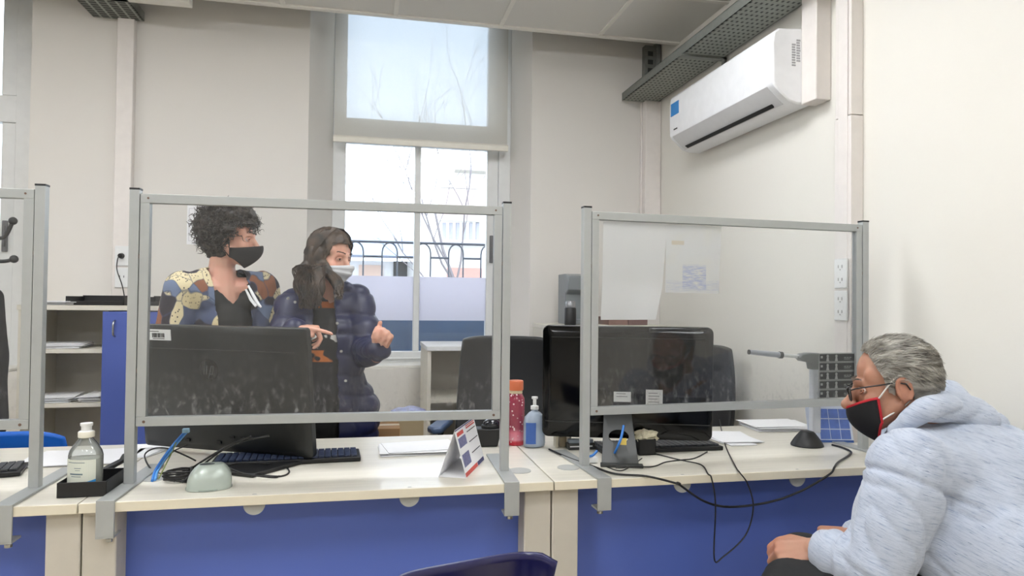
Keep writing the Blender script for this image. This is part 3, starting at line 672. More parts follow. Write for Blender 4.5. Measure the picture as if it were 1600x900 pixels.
# --- left monitor: big all-in-one seen from behind, turned
def monitor(nm, lab, pl, pr, ztop, zbot, m, frame, tilt, th=.028, rr=.012):
    """pl, pr: bottom corner points; front (screen) faces away from the camera (local +Y)"""
    c = (pl+pr)/2; t = thing(nm, lab, 'monitor', (c.x, c.y, ZD), rotz_of(pl, pr)); w = (pr-pl).length/2; h0, h1 = zbot-ZD, ztop-ZD
    R = Matrix.Translation((0, 0, h0)) @ Matrix.Rotation(tilt, 4, 'X') @ Matrix.Translation((0, 0, -h0))
    def rrect(x0, z0, x1, z1, r):
        out = []
        for cx, cz, a0 in ((x1-r, z1-r, 0), (x0+r, z1-r, pi/2), (x0+r, z0+r, pi), (x1-r, z0+r, 3*pi/2)):
            out += [(cx+r*cos(a0+pi/2*k/5), cz+r*sin(a0+pi/2*k/5)) for k in range(6)]
        return out
    b = MB(); o1 = rrect(-w, h0, w, h1, rr); o2 = rrect(-w+.02, h0+.02, w-.02, h1-.02, rr)
    b.rings([[R @ V((x, th, z)) for x, z in o1], [R @ V((x, .004, z)) for x, z in o1], [R @ V((x, -.008, z)) for x, z in o2]])
    obj('housing', b, m, t, bevel=.002, smooth=30)
    s = obj('screen', MB().rings([[R @ V((x, th+.0005, z)) for x, z in rrect(-w+.015, h0+.045, w-.015, h1-.015, .003)], [R @ V((x, th-.003, z)) for x, z in rrect(-w+.015, h0+.045, w-.015, h1-.015, .003)]]), frame, t)
    return t, R, w, h0, h1
P1, P2 = at(226, 697, zc=2.27), at(488, 716, zc=2.10)
zb = (P1.z+P2.z)/2
MONB = mat('monitor_back_charcoal', (30, 32, 32), .38, vary=.08)
SCRM = mat('screen_off', (8, 9, 11), .08)
P1.z = P2.z = 0
t, R, w, h0, h1 = monitor('monitor', 'large charcoal all in one monitor with barcode sticker, back turned, on middle desk', P1, P2, zb+.405, zb, MONB, SCRM, radians(7))
MON1 = t
b = MB(); b.box((-w+.04, -.0095, h1-.075), (w-.04, -.0078, h1-.072), R); obj('vent_line', b, DGREY, t)
t2_ = obj('barcode_sticker', MB().box((-w+.045, -.0092, h1-.047), (-w+.145, -.0078, h1-.012), R), WHITEP, t); b = MB(); rn = random.Random(5); x = -w+.073
while x < -w+.122:
    ww = rn.choice((.0008, .0014, .002)); b.box((x, -.0098, h1-.038), (x+ww, -.009, h1-.024), R); x += ww+rn.choice((.0009, .0016))
b.box((-w+.075, -.0098, h1-.043), (-w+.12, -.009, h1-.041), R); b.box((-w+.055, -.0098, h1-.019), (-w+.10, -.009, h1-.017), R); obj('barcode', b, BLACK, t2_)
lc = V((-.035, 0, (h0+h1)/2+.065)); LOGO = mat('emblem_grey', (78, 80, 82), .25, .4)
b = MB(); b.cyl(R @ (lc+V((0, -.0095, 0))), R @ (lc+V((0, -.0070, 0))), .034, n=40); lg = obj('emblem', b, mat('emblem_disc_dark', (26, 27, 28), .15, .3), t)
b = MB(); sl = .35
def bar(x0, z0, x1, z1, th=.0022):
    p, q = V((x0, -.0105, z0)), V((x1, -.0105, z1)); d = (q-p).normalized(); n_ = V((-d.z, 0, d.x))*th
    b.rings([[R @ (lc+p+n_), R @ (lc+p-n_), R @ (lc+q-n_), R @ (lc+q+n_)], [R @ (lc+p+n_+V((0, .002, 0))), R @ (lc+p-n_+V((0, .002, 0))), R @ (lc+q-n_+V((0, .002, 0))), R @ (lc+q+n_+V((0, .002, 0)))]])
bar(-.018, -.014, -.008, .030); bar(-.013, .012, -.002, .012); bar(-.003, .012, -.009, -.014)
bar(-.002, -.030, .011, .012); bar(.009, .012, .022, .012); bar(.020, .012, .014, -.013); bar(.003, -.013, .015, -.013)
obj('emblem_letters', b, LOGO, lg)
for i, (x, z) in enumerate(((-.17, .03), (-.14, .03), (.03, .05), (.07, .05), (.10, .05), (-.02, .03))): obj('port', MB().box((x, -.0125, h0+z), (x+.016, -.007, h0+z+.008), R), BLACK, t)
# easel stand
p = at(378, 742, z=ZT0); inv = Matrix.Rotation(-t.rotation_euler.z, 4, 'Z')
lp = inv @ (p-t.location); lp.z = 0
b = MB(); b.prism([(lp.x-.10, lp.y-.01), (lp.x+.05, lp.y-.02), (lp.x+.10, .04), (lp.x-.06, .10), (lp.x-.15, .04)], .0008, .012); obj('stand_base', b, BLACK, t, bevel=.002)
b = MB(); b.box((lp.x-.07, .01, .012), (lp.x+.04, .035, h0+.02)); b.box((lp.x-.09, -.004, h0+.01), (lp.x+.06, .006, h0+.17), R); obj('stand_neck', b, BLACK, t, bevel=.003)

# --- right monitor
P1, P2 = at(847, 684, zc=2.36), at(1113, 688, zc=2.30); zb = (P1.z+P2.z)/2; P1.z = P2.z = 0
t, R, w, h0, h1 = monitor('monitor', 'large glossy black monitor with easel stand, back turned, on the right desk', P1, P2, zb+.385, zb, GLOSSB, SCRM, radians(3), rr=.022)
MON2 = t; inv = Matrix.Rotation(-t.rotation_euler.z, 4, 'Z')
b = MB(); b.box((-w+.01, -.0098, h0+.055), (w-.01, -.0075, h0+.058), R); b.box((-w+.03, -.0095, h1-.04), (w-.03, -.0078, h1-.038), R); obj('seam', b, DGREY, t)
for i, (px, py, ww, hh, lb) in enumerate(((972, 619, .058, .034, 'white sticker with a small printed line'), (1020, 620, .056, .062, 'taller white sticker beside the small one'))):
    q = inv @ (at(px, py, Y=t.location.y)-t.location); s = obj('sticker', MB().box((q.x-ww/2, -.0105, q.z-hh/2), (q.x+ww/2, -.0078, q.z+hh/2), R), WHITEP, t); s['label'] = lb
    b = MB(); 
    for j in range(2+3*i): b.box((q.x-ww*.35, -.0112, q.z+hh*.3-j*.010), (q.x+ww*(.2+.1*(j % 2)), -.0104, q.z+hh*.3-j*.010+.002), R)
    obj('printed_lines', b, mat('print_grey', (120, 120, 124), .7), s)
q = inv @ (at(912, 651, Y=t.location.y)-t.location); obj('small_tag', MB().box((q.x-.012, -.0105, q.z-.003), (q.x+.012, -.0078, q.z+.003), R), WHITEP, t)
# easel plate with an oval cable hole
pa, pb = at(940, 728, z=ZT0), at(999, 731, z=ZT0); la, lb_ = inv @ (pa-t.location), inv @ (pb-t.location)
x0, x1, yb = la.x, lb_.x, (la.y+lb_.y)/2; xt0, xt1 = x0+.012, x1-.012; yt, zt_ = -.012, h0+.10; cz, cx = .072, (x0+x1)/2
NS = 40; outer = []; inner = []
for k_ in range(NS):
    a = 2*pi*k_/NS; dx, dz = cos(a), sin(a)
    s_ = min(1/max(abs(dx), 1e-6), 1/max(abs(dz), 1e-6)); ux, uz = dx*s_, dz*s_          # unit square boundary
    zz = .0+ (uz+1)/2*zt_; hw = (x1-x0)/2*(1-zz/zt_)+(xt1-xt0)/2*zz/zt_; outer.append((cx+ux*hw, zz)); inner.append((cx+.032*dx, cz+.017*dz))
def pt(x, z, o): f_ = z/zt_; return V((x, yb+(yt-yb)*f_+o*.9, z+.0008))
b = MB(); th = .010
b.rings([[pt(x, z, 0) for x, z in outer], [pt(x, z, 0) for x, z in inner], [pt(x, z, th) for x, z in inner], [pt(x, z, th) for x, z in outer]], closed=True)
obj('easel_stand', b, mat('easel_dark_grey', (62, 63, 62), .5), t, bevel=.0015)
obj('easel_foot', MB().box((x0-.004, yb-.012, .0008), (x1+.012, yb+.015, .010)), DGREY, t, bevel=.002)
b = MB(); b.tube(spline([(cx+.012, yb+.05, .12), (cx+.004, yb+.035, .085), (cx-.006, yb+.03, .06), (cx-.016, yb+.05, .03)], 6), .004, 8)
EBLUE = mat('ethernet_blue', (52, 120, 200), .4)
b_ = obj('patch_cable', b, EBLUE, t, smooth=60)
obj('tape_roll', MB().box((cx-.002, yb+.032, .062), (cx+.02, yb+.04, .082)), mat('label_yellow', (205, 180, 90), .5), t)

# --- keyboards
def keyboard(lab, c, rz, L=.44, D=.135, km=None):
    t = thing('keyboard', lab, 'keyboard', (c.x, c.y, ZD), rz)   # typing side towards local +Y
    obj('keyboard_base', MB().prism([(-D/2, .001), (-D/2, .015), (D/2, .013), (D/2, .001)], -L/2, L/2, 'X'), BLACK, t, bevel=.003)
    b = MB(); 
    for r_ in range(6):
        y = -D/2+.012+r_*.0195; n = 21; z = .0165-(y+D/2)/D*.002
        for k_ in range(n):
            if r_ == 5 and 5 <= k_ <= 10: continue
            x = -L/2+.010+k_*(L-.02)/n; b.box((x+.0012, y, z-.002), (x+(L-.02)/n-.0012, y+.0165, z+.005))
    o = obj('keys', b, km or mat('keycap_black', (56, 58, 62), .4), t, bevel=.0012); return t
p = at(440, 720, z=ZD+.01); q = at(548, 722, z=ZD+.01)
keyboard('black keyboard lying behind the left charcoal monitor', V((p.x+.015, p.y+.05, 0)), radians(3), km=mat('keycap_bluish', (44, 56, 84), .35))
p = at(1040, 699, z=ZD+.01); keyboard('black keyboard lying under the glossy monitor on the right desk', V((p.x-.02, p.y+.035, 0)), radians(-1))
p = at(33, 740, z=ZD+.01); keyboard('black keyboard on the left desk, cut by the picture edge', V((p.x-.235, p.y+.02, 0)), radians(14))

# --- papers
def papers_at(lab, px, py, w, d, n, rz, th=.0006, seed=1):
    p = at(px, py, z=ZD); return paper_stack(lab, (p.x, p.y), w, d, n, rz, th, ZD, 'paper_stack', seed)
papers_at('white papers on the left desk between the two screen posts', 128, 716, .30, .21, 5, .05, seed=2)
papers_at('white papers behind the left screen post on the middle desk', 222, 706, .13, .17, 4, -.2, seed=3)
papers_at('scattered white sheets on the middle desk behind the tent card', 652, 703, .24, .16, 6, .06, .0012, seed=4)
papers_at('white sheets right of the glossy monitor on the right desk', 1140, 685, .15, .20, 5, -.1, .001, seed=5)
papers_at('pile of printed papers at the back of the right desk', 1212, 668, .24, .17, 9, -.12, .0012, seed=6)
t = obj('paper_slip', MB().prism([(-.05, -.02), (.05, -.024), (.056, .0), (.04, .022), (-.05, .022)], 0, .003), PAPER, bevel=.001); p = at(1158, 695, z=ZD); t.location = (p.x, p.y, ZT0); tag(t, 'small rounded white slip in front of the sheets on right desk', 'paper')

# --- black trays with the hand sanitizer
p0, p1 = at(94, 779, z=ZD), at(160, 776, z=ZD); az = rotz_of(p0, p1)
t = thing('desk_tray', 'black plastic tray holding the hand gel bottle', 'tray', tuple((p0+p1)/2)[:2]+(ZT0,), az)
def opentray(w, d, h, th=.003, slope=0):
    b = MB(); b.box((-w, 0, 0), (w, d, th)); b.box((-w, 0, 0), (w, th, h)); b.box((-w, d-th, 0), (w, d, h+slope))
    for s in (-1, 1): b.prism([(0, 0), (0, h), (d, h+slope), (d, 0)], s*w, s*(w-th), 'X')
    return b
obj('tray_body', opentray(.057, .145, .038), BLACK, t, bevel=.0015)
t = thing('stapler', 'black stapler standing against the tray beside the screen post', 'stapler', tuple(at(176, 742, z=ZD))[:2]+(ZT0,), radians(62))
obj('stapler_base', MB().box((-.05, -.010, 0), (.035, .010, .008)), BLACK, t, bevel=.002)
obj('stapler_arm', MB().prism([(-.045, .008), (.045, .030), (.055, .052), (.040, .050), (.03, .038), (-.04, .024)], -.009, .009, 'Y'), BLACK, t, bevel=.003)
# clear bottles
def clear(nm, c, tr=.75, rough=.08):
    k = NT(nm); tb = k.n('BsdfTransparent'); tb.inputs[0].default_value = c; df = k.n('BsdfDiffuse'); df.inputs[0].default_value = c
    gl = k.n('BsdfGlossy'); gl.inputs['Roughness'].default_value = rough; a = k.n('MixShader'); a.inputs[0].default_value = 1-tr; k.l(tb.outputs[0], a.inputs[1]); k.l(df.outputs[0], a.inputs[2])
    fr = k.n('Fresnel'); fr.inputs[0].default_value = 1.45; m = k.n('MixShader'); k.l(fr.outputs[0], m.inputs[0]); k.l(a.outputs[0], m.inputs[1]); k.l(gl.outputs[0], m.inputs[2]); k.l(m.outputs[0], k.out.inputs[0]); return k.m
CLR = clear('clear_pet', (.86, .88, .86, 1), .85); GEL = clear('clear_gel', (.80, .84, .80, 1), .6); LBL = mat('bottle_label', (214, 218, 206), .5)
p = at(133, 768, z=ZD+.004); t = thing('hand_gel_bottle', 'clear bottle of hand gel with white flip cap standing in the black tray', 'bottle', (p.x, p.y, ZT0+.0032), radians(-15))
prof = [(.030, 0), (.041, .004), (.043, .012), (.043, .095), (.040, .106), (.030, .122), (.017, .138), (.0145, .144)]
obj('bottle_body', MB().lathe(prof, n=32, sy=.72), CLR, t, smooth=50)
obj('gel', MB().lathe([(.029, .002), (.0395, .006), (.0415, .014), (.0415, .088), (.001, .089)], n=32, sy=.70), GEL, t, smooth=50)
obj('label', MB().rings([[V((rr*sin(a), -rr*.72*cos(a), z)) for a in [(-1.05+2.1*k_/16) for k_ in range(17)]]+[V(((rr-.0006)*sin(a), -(rr-.0006)*.72*cos(a), z)) for a in [(1.05-2.1*k_/16) for k_ in range(17)]] for rr, z in ((.0438, .018), (.0438, .088))]), LBL, t)
lb2 = t.children[-1]
b = MB(); 
for a0, a1, z0, z1 in ((-.2, .2, .066, .0675), (-.15, .15, .061, .062), (-.5, .3, .050, .0535), (-.4, .2, .045, .0465), (-.7, .4, .080, .0815)):
    b.rings([[V((rr*sin(a), -rr*.72*cos(a), z)) for z in (z0, z1)]+[V((rr*sin(a), -rr*.72*cos(a)+.0004, z)) for z in (z1, z0)] for rr, a in [(.0443, a0+(a1-a0)*k_/5) for k_ in range(6)]])
obj('label_print', b, mat('print_slate', (90, 110, 120), .6), lb2)
b = MB(); b.rings([[V((.0443*sin(a), -.0443*.72*cos(a), .019)), V((.0443*sin(a), -.0443*.72*cos(a), .024+.010*max(0, a+.35))), V((.0438*sin(a), -.0438*.72*cos(a), .024+.010*max(0, a+.35))), V((.0438*sin(a), -.0438*.72*cos(a), .019))] for a in [-.35+1.4*k_/10 for k_ in range(11)]])
obj('label_wave', b, mat('wave_blue', (40, 140, 205), .5), lb2)
obj('collar', MB().lathe([(.0185, .141), (.019, .143), (.019, .154), (.0175, .156)], n=24), mat('cap_ivory', (226, 222, 206), .4), t, smooth=40)
obj('flip_cap', MB().lathe([(.0175, .156), (.012, .158), (.012, .168), (.0145, .171), (.0145, .177), (.001, .179)], n=24), WHITEP, t, smooth=40)

# --- card reader / silver device on the middle desk, cables
p = at(322, 768, z=ZD); t = thing('fingerprint_reader', 'silver grey rounded reader device lying on the middle desk', 'scanner', (p.x, p.y+.035, ZT0), radians(8))
b = MB(); rs = []
for k_ in range(13):
    f_ = k_/12; z = .062*f_; s = (1-f_**3.2*.45); rs.append([V((.056*s*abs(cos(a))**.7*(1 if cos(a) > 0 else -1)+.004*f_, .040*s*abs(sin(a))**.7*(1 if sin(a) > 0 else -1)+.006*f_, z)) for a in [2*pi*j/32 for j in range(32)]])
b.rings(rs); READ = mat('reader_silver', (176, 186, 178), .3, .15, vary=.02); obj('reader_shell', b, READ, t, smooth=60, bevel=.004)
obj('finger_window', MB().ell((-.006, .004, .0615), (.020, .012, .003)), mat('reader_dark', (92, 96, 96), .2), t, smooth=60)
obj('base_ring', MB().prism([(.058*cos(a), .042*sin(a)) for a in [2*pi*j/32 for j in range(32)]], .0, .004), mat('reader_base', (150, 160, 152), .4), t)
def dcable(lab, pts, r=.0024, m=BLACK, nm='cable', grp=None, zz=None):
    """cable whose points are (px, py, height above desk or None)"""
    w_ = [at(a, b_, z=ZD+r+(c_ if len(q_) > 2 else 0)) for q_ in pts for a, b_, c_ in [q_ if len(q_) > 2 else (q_[0], q_[1], .001)]]
    o0 = w_[0].copy(); o = obj(nm, MB().tube([q_-o0 for q_ in spline(w_, 8)], r, 6), m, smooth=60); o.location = o0; return tag(o, lab, 'cable', grp)
dcable('thin black cable looping from the left screen post to the reader', [(262, 742), (238, 735), (226, 712, .03), (240, 701, .05), (262, 701, .06), (290, 712, .03), (306, 720, .01)])
dcable('black cable lying in a loop right of the silver reader', [(330, 735, .012), (372, 724, .02), (400, 724, .02), (440, 727), (452, 737), (440, 744), (415, 743), (398, 739, .004)], .0026)
dcable('black cable running across the stand foot to the silver reader', [(270, 748), (300, 730, .02), (345, 728, .035), (382, 740, .016), (425, 746, .003), (436, 744)], .0028)
dcable('black cable rising to the ports of the left monitor', [(272, 752, .004), (290, 738, .02), (330, 712, .07), (362, 694, .10), (392, 682, .13)], .003)
dcable('second black cable rising to the ports of the left monitor', [(284, 754, .004), (315, 728, .04), (350, 702, .085), (385, 688, .115), (420, 681, .13)], .003)
dcable('thin yellow green cable beside the blue network cable', [(248, 748, .003), (258, 728, .03), (268, 708, .06), (275, 692, .1)], .0018, mat('cable_olive', (120, 130, 60), .5))
dcable('black cable hanging over the blue network cable', [(245, 742, .003), (252, 728, .02), (270, 706, .05), (292, 696, .07)], .0022)
b = MB(); rn = random.Random(4); pc = at(268, 748, z=ZD+.012)
for k_ in range(6): b.tube([V((rn.uniform(-.004, .004)+.042*cos(a), rn.uniform(-.003, .003)+.022*sin(a), .002+.0045*k_+.003*sin(a*2+k_))) for a in [2*pi*j/18 for j in range(18)]], .0028, 6, closed=True)
b.tube([(.03, -.024, .002), (.032, -.02, .03), (.028, .0, .034), (.026, .022, .01)], .003, 6); o = obj('cable_coil', b, BLACK, smooth=60); pc = at(282, 752, z=ZD); o.location = (pc.x, pc.y, ZT0+.003); tag(o, 'tied coil of black cable left of the silver reader', 'cable')
pts = [(238, 751, .004), (243, 735, .02), (258, 712, .06), (272, 694, .09), (290, 674, .125)]; w_ = [at(a, b_, z=ZD+c_) for a, b_, c_ in pts]; t = thing('network_cable', 'bright blue network cable plugged into the left monitor', 'cable', tuple(w_[0]))
obj('cable_run', MB().tube([q-w_[0] for q in spline(w_, 8)], .0042, 8), EBLUE, t, smooth=60); b = MB(); b.tube([q-w_[0]+V((.006, .004, .001)) for q in spline(w_, 8)], .0035, 8); obj('cable_run', b, mat('ethernet_light_blue', (96, 160, 222), .4), t, smooth=60)
e = w_[-1]-w_[0]; obj('plug', MB().box((e.x-.008, e.y-.006, e.z-.004), (e.x+.010, e.y+.008, e.z+.008)), mat('plug_pale', (150, 190, 215), .3), t, bevel=.001)

# --- tent card calendar
a0, a1, a2 = at(690, 742, z=ZD), at(729, 748, z=ZD), at(757, 719, z=ZD)
ux = (a2-a1); Lc = ux.length; rz = atan2(ux.y, ux.x); t = thing('tent_card', 'folded tent card with printed rows, standing on the middle desk', 'tent card', (a1.x, a1.y, ZT0), rz)
bw = (a0-a1).length*.98; H = .135; nb = -1 if False else 1
# local X along the card, local +Y towards the back leaf
obj('front_leaf', MB().add([(0, 0, 0), (Lc, 0, 0), (Lc, bw*.45, H), (0, bw*.45, H), (0, .001, -.0), (Lc, .001, 0), (Lc, bw*.45+.001, H-.001), (0, bw*.45+.001, H-.001)], [(0, 1, 2, 3), (4, 7, 6, 5), (0, 4, 5, 1), (3, 2, 6, 7), (0, 3, 7, 4), (1, 5, 6, 2)]), PAPER, t)
obj('rear_leaf', MB().add([(0, bw, 0), (Lc, bw, 0), (Lc, bw*.45, H), (0, bw*.45, H), (0, bw-.001, 0), (Lc, bw-.001, 0), (Lc, bw*.45-.001, H-.001), (0, bw*.45-.001, H-.001)], [(0, 3, 2, 1), (4, 5, 6, 7), (0, 1, 5, 4), (3, 7, 6, 2), (0, 4, 7, 3), (1, 2, 6, 5)]), PAPER, t)
obj('base_leaf', MB().box((0, .002, 0), (Lc, bw-.002, .0008)), PAPER, t)
nrm = V((0, -H, bw*.45)).normalized()
def leaf(x0, v0, x1, v1, o=.0006):
    def p_(x, v): return V((x*Lc, bw*.45*v, H*v))+nrm*o
    return [p_(x0, v0), p_(x1, v0), p_(x1, v1), p_(x0, v1)]
def lq(mb, *r): 
    a_ = leaf(*r); c_ = leaf(*r, o=.0002); mb.rings([a_, c_])
b = MB(); lq(b, .0, .015, .62, .10); obj('red_band', b, mat('card_red', (214, 92, 84), .6), t)
b = MB(); lq(b, .64, .015, .98, .10); lq(b, 0, .965, 1, .995); obj('dark_band', b, mat('card_navy', (84, 84, 128), .6), t)
b = MB(); lq(b, .05, .60, .40, .80); lq(b, .05, .20, .38, .46); obj('picture', b, mat('card_picture', (120, 122, 160), .6, vary=.5, scale=120), t)
b = MB(); lq(b, .05, .84, .35, .92); lq(b, .5, .88, .95, .91); lq(b, .5, .93, .95, .95); obj('red_line', b, M_['card_red'], t)
b = MB()
for v in (.34, .58, .80): lq(b, .50, v, .95, v+.02)
obj('dark_line', b, mat('card_line', (70, 72, 84), .6), t)
# --- black phone holder box behind the tent card
p = at(765, 699, z=ZD); t = thing('pen_box', 'black tapered box with a glossy rounded device on top', 'holder', (p.x, p.y+.03, ZT0), radians(-6))
obj('box_body', MB().rings([[V((sx*.032, sy*.026, 0)) for sx, sy in ((-1, -1), (1, -1), (1, 1), (-1, 1))], [V((sx*.044, sy*.032, .062)) for sx, sy in ((-1, -1), (1, -1), (1, 1), (-1, 1))]]), BLACK, t, bevel=.004)
t = thing('computer_mouse', 'glossy black device resting on the tapered black box', 'device', (p.x+.005, p.y+.03, ZT0+.0625), radians(8))
b = MB(); b.ell((.008, 0, .014), (.032, .028, .018)); obj('shell', b, mat('device_gloss', (30, 32, 40), .12, coat=.5), t, smooth=60); obj('base', MB().prism([(.034*cos(a)+.004, .029*sin(a)) for a in [2*pi*j/24 for j in range(24)]], .0, .010), BLACK, t, bevel=.002)
# --- pink bottle
p = at(808, 697, z=ZD); t = thing('water_bottle', 'tall pink dotted water bottle with orange screw cap', 'bottle', (p.x, p.y+.03, ZT0))
k = NT('pink_bottle'); o_ = k.obj(); vo = k.n('TexVoronoi'); vo.inputs['Scale'].default_value = 70; k.l(o_, vo.inputs['Vector']); dots = k.ramp(vo.outputs['Distance'], [(.18, (1, 1, 1, 1)), (.24, (0, 0, 0, 1))])
sp = k.n('SeparateXYZ'); k.l(o_, sp.inputs[0]); g_ = k.ramp(sp.outputs[2], [(0, srgb((205, 40, 62))), (.015, srgb((205, 40, 62))), (.017, srgb((232, 150, 168))), (.045, srgb((225, 120, 140))), (.06, srgb((158, 62, 82))), (1, srgb((158, 62, 82)))])
k.base(k.mix(dots, g_, srgb((235, 200, 205)))); k.b.inputs['Roughness'].default_value = .15; k.b.inputs['Coat Weight'].default_value = .4; PINK = k.m
obj('bottle_body', MB().lathe([(.030, 0), (.0325, .003), (.0325, .150), (.031, .164), (.024, .178), (.022, .182)], n=32), PINK, t, smooth=50)
obj('neck_ring', MB().lathe([(.0235, .181), (.0235, .192), (.021, .193)], n=28), mat('neck_cream', (222, 205, 170), .4), t, smooth=40)
obj('screw_cap', MB().lathe([(.026, .192), (.027, .194), (.027, .222), (.025, .226), (.001, .227)], n=32), mat('cap_orange', (222, 122, 84), .3), t, smooth=40)
# --- second hand gel (blue)
p = at(838, 701, z=ZD); t = thing('hand_gel_bottle', 'clear bluish pump bottle of hand gel beside the glossy monitor', 'bottle', (p.x, p.y+.03, ZT0), radians(20))
obj('bottle_body', MB().lathe([(.032, 0), (.040, .004), (.042, .012), (.042, .085), (.038, .105), (.022, .120), (.013, .125), (.012, .132)], n=32, sy=.7), clear('clear_blue', (.66, .76, .90, 1), .45), t, smooth=50)
obj('label', MB().rings([[V((rr*sin(a), -rr*.7*cos(a), z)) for a in [(-1.3+1.0*k_/10) for k_ in range(11)]]+[V(((rr-.0006)*sin(a), -(rr-.0006)*.7*cos(a), z)) for a in [(-.3-1.0*k_/10) for k_ in range(11)]] for rr, z in ((.0428, .015), (.0428, .088))]), mat('label_blue', (66, 104, 178), .5), t)
obj('pump', MB().lathe([(.014, .130), (.014, .142), (.006, .145), (.006, .165), (.011, .167), (.011, .174), (.001, .175)], n=20), WHITEP, t, smooth=40)
# --- small desk clutter under the right monitor
p = at(884, 702, z=ZD); t = thing('cable_clip_box', 'small cream cable box under the left corner of the glossy monitor', 'cable box', (p.x, p.y+.04, ZT0))
b = MB(); b.box((-.028, -.015, 0), (-.020, .02, .046)); b.box((.020, -.015, 0), (.028, .02, .046)); b.box((-.028, -.015, .040), (.028, .02, .048)); obj('clip_frame', b, mat('cream_plastic', (214, 208, 188), .4), t, bevel=.001); obj('inner_block', MB().box((-.012, -.004, 0), (.014, .018, .034)), mat('adapter_tan', (168, 156, 130), .5), t, bevel=.002)
p = at(912, 706, z=ZD); t = thing('power_adapter', 'grey and black power adapters left of the easel stand', 'adapter', (p.x-.01, p.y+.045, ZT0))
obj('adapter_body', MB().box((-.035, -.018, 0), (.060, .02, .022)), DGREY, t, bevel=.003); obj('adapter_top', MB().box((-.03, -.014, .022), (.055, .016, .034)), mat('adapter_blue_grey', (140, 150, 160), .3, .3), t, bevel=.002); obj('indicator', MB().box((-.03, -.0195, .010), (.05, -.0175, .014)), WHITEP, t)
p = at(926, 726, z=ZD); t = thing('network_cable', 'short blue patch cable on a white block left of the easel stand', 'cable', (p.x, p.y+.012, ZT0))
obj('white_block', MB().box((-.022, 0, 0), (.022, .03, .018)), WHITEP, t, bevel=.002); obj('cable_run', MB().tube(spline([(-.028, -.006, .006), (-.012, 0, .020), (.004, -.002, .026), (.02, .004, .038)], 6), .004, 8), EBLUE, t, smooth=60)
p = at(1010, 712, z=ZD); t = thing('waste_box', 'small black box filled with crumpled cream paper on the right desk', 'box', (p.x+.005, p.y+.002, ZT0))
b = MB(); w_ = .030; b.box((-w_, 0, 0), (w_, .07, .003)); b.box((-w_, 0, 0), (w_, .003, .052)); b.box((-w_, .067, 0), (w_, .07, .052)); b.box((-w_, 0, 0), (-w_+.003, .07, .052)); b.box((w_-.003, 0, 0), (w_, .07, .052)); obj('box_body', b, BLACK, t, bevel=.001)
b = MB(); rn = random.Random(8)
def P(u, v):
    a = 2*pi*u; q = V((sin(pi*v)*cos(a), sin(pi*v)*sin(a), -cos(pi*v))); n_ = noise.noise(q*2.2+V((3, 1, 5)))*.5+abs(noise.noise(q*5))*.35
    return V((q.x*.036*(1+n_)+.006, q.y*.030*(1+n_)+.035, q.z*.022*(1+n_)+.052))
b.grid(P, 28, 18); o = obj('crumpled_paper', b, mat('crumpled_cream', (226, 218, 190), .8)); o.location = t.location.copy(); o.location.z += .004; tag(o, 'crumpled cream paper sticking out of the small black box', 'paper')

# --- cables hanging over the right desk front
HC = [('thick black cable drooping across the blue panel towards the document camera base', .0034, [(858, 702), (890, 716), (925, 728), (960, 740), (1010, 744), (1060, 756)], [(1100, 783), (1140, 792), (1200, 785), (1250, 768), (1295, 742)], [(1310, 722), (1330, 708), (1318, 700), (1300, 695)]),
      ('thin black cable hanging in a narrow loop before the blue panel of the right desk', .0022, [(1020, 708), (1060, 718), (1095, 726)], [(1112, 748), (1118, 790), (1116, 872), (1130, 870), (1165, 836), (1177, 792), (1168, 756)], [(1150, 730), (1135, 700), (1128, 675), (1124, 655)])]
def edge_pt(p, q, r):
    for k_ in range(41):
        f_ = k_/40; w = at(p[0]+(q[0]-p[0])*f_, p[1]+(q[1]-p[1])*f_, z=ZD+r+.0015)
        if w.y < YD-.003: break
    return w
for lab, r, A, B_, C_ in HC:
    yf = YD-.012
    w_ = [at(a, b_, z=ZD+r+.0015) for a, b_ in A]+[at(a, b_, Y=yf) for a, b_ in B_]+[at(a, b_, z=ZD+r+.0015) for a, b_ in C_]
    # corners over the desk edge
    i = len(A); e1 = w_[i-1]; e2 = w_[i]; ins1 = edge_pt(A[-1], B_[0], r); j = i+len(B_); e1, e2 = w_[j-1], w_[j]; ins2 = edge_pt(C_[0], B_[-1], r)
    w_ = w_[:i]+[ins1]+w_[i:j]+[ins2]+w_[j:]; o0 = w_[0].copy(); o = obj('cable', MB().tube([q-o0 for q in spline(w_, 8)], r, 6), BLACK, smooth=60); o.location = o0; tag(o, lab, 'cable')
dcable('thin black cable winding on the right desk from the keyboard end to the easel foot', [(1105, 706), (1085, 716), (1062, 719), (1040, 722), (1020, 729), (985, 729, .012), (975, 731, .012), (962, 731, .012)], .0022)
dcable('short black cable loop in front of the easel foot', [(945, 728), (960, 734), (972, 735), (985, 729), (1003, 716)], .0018)

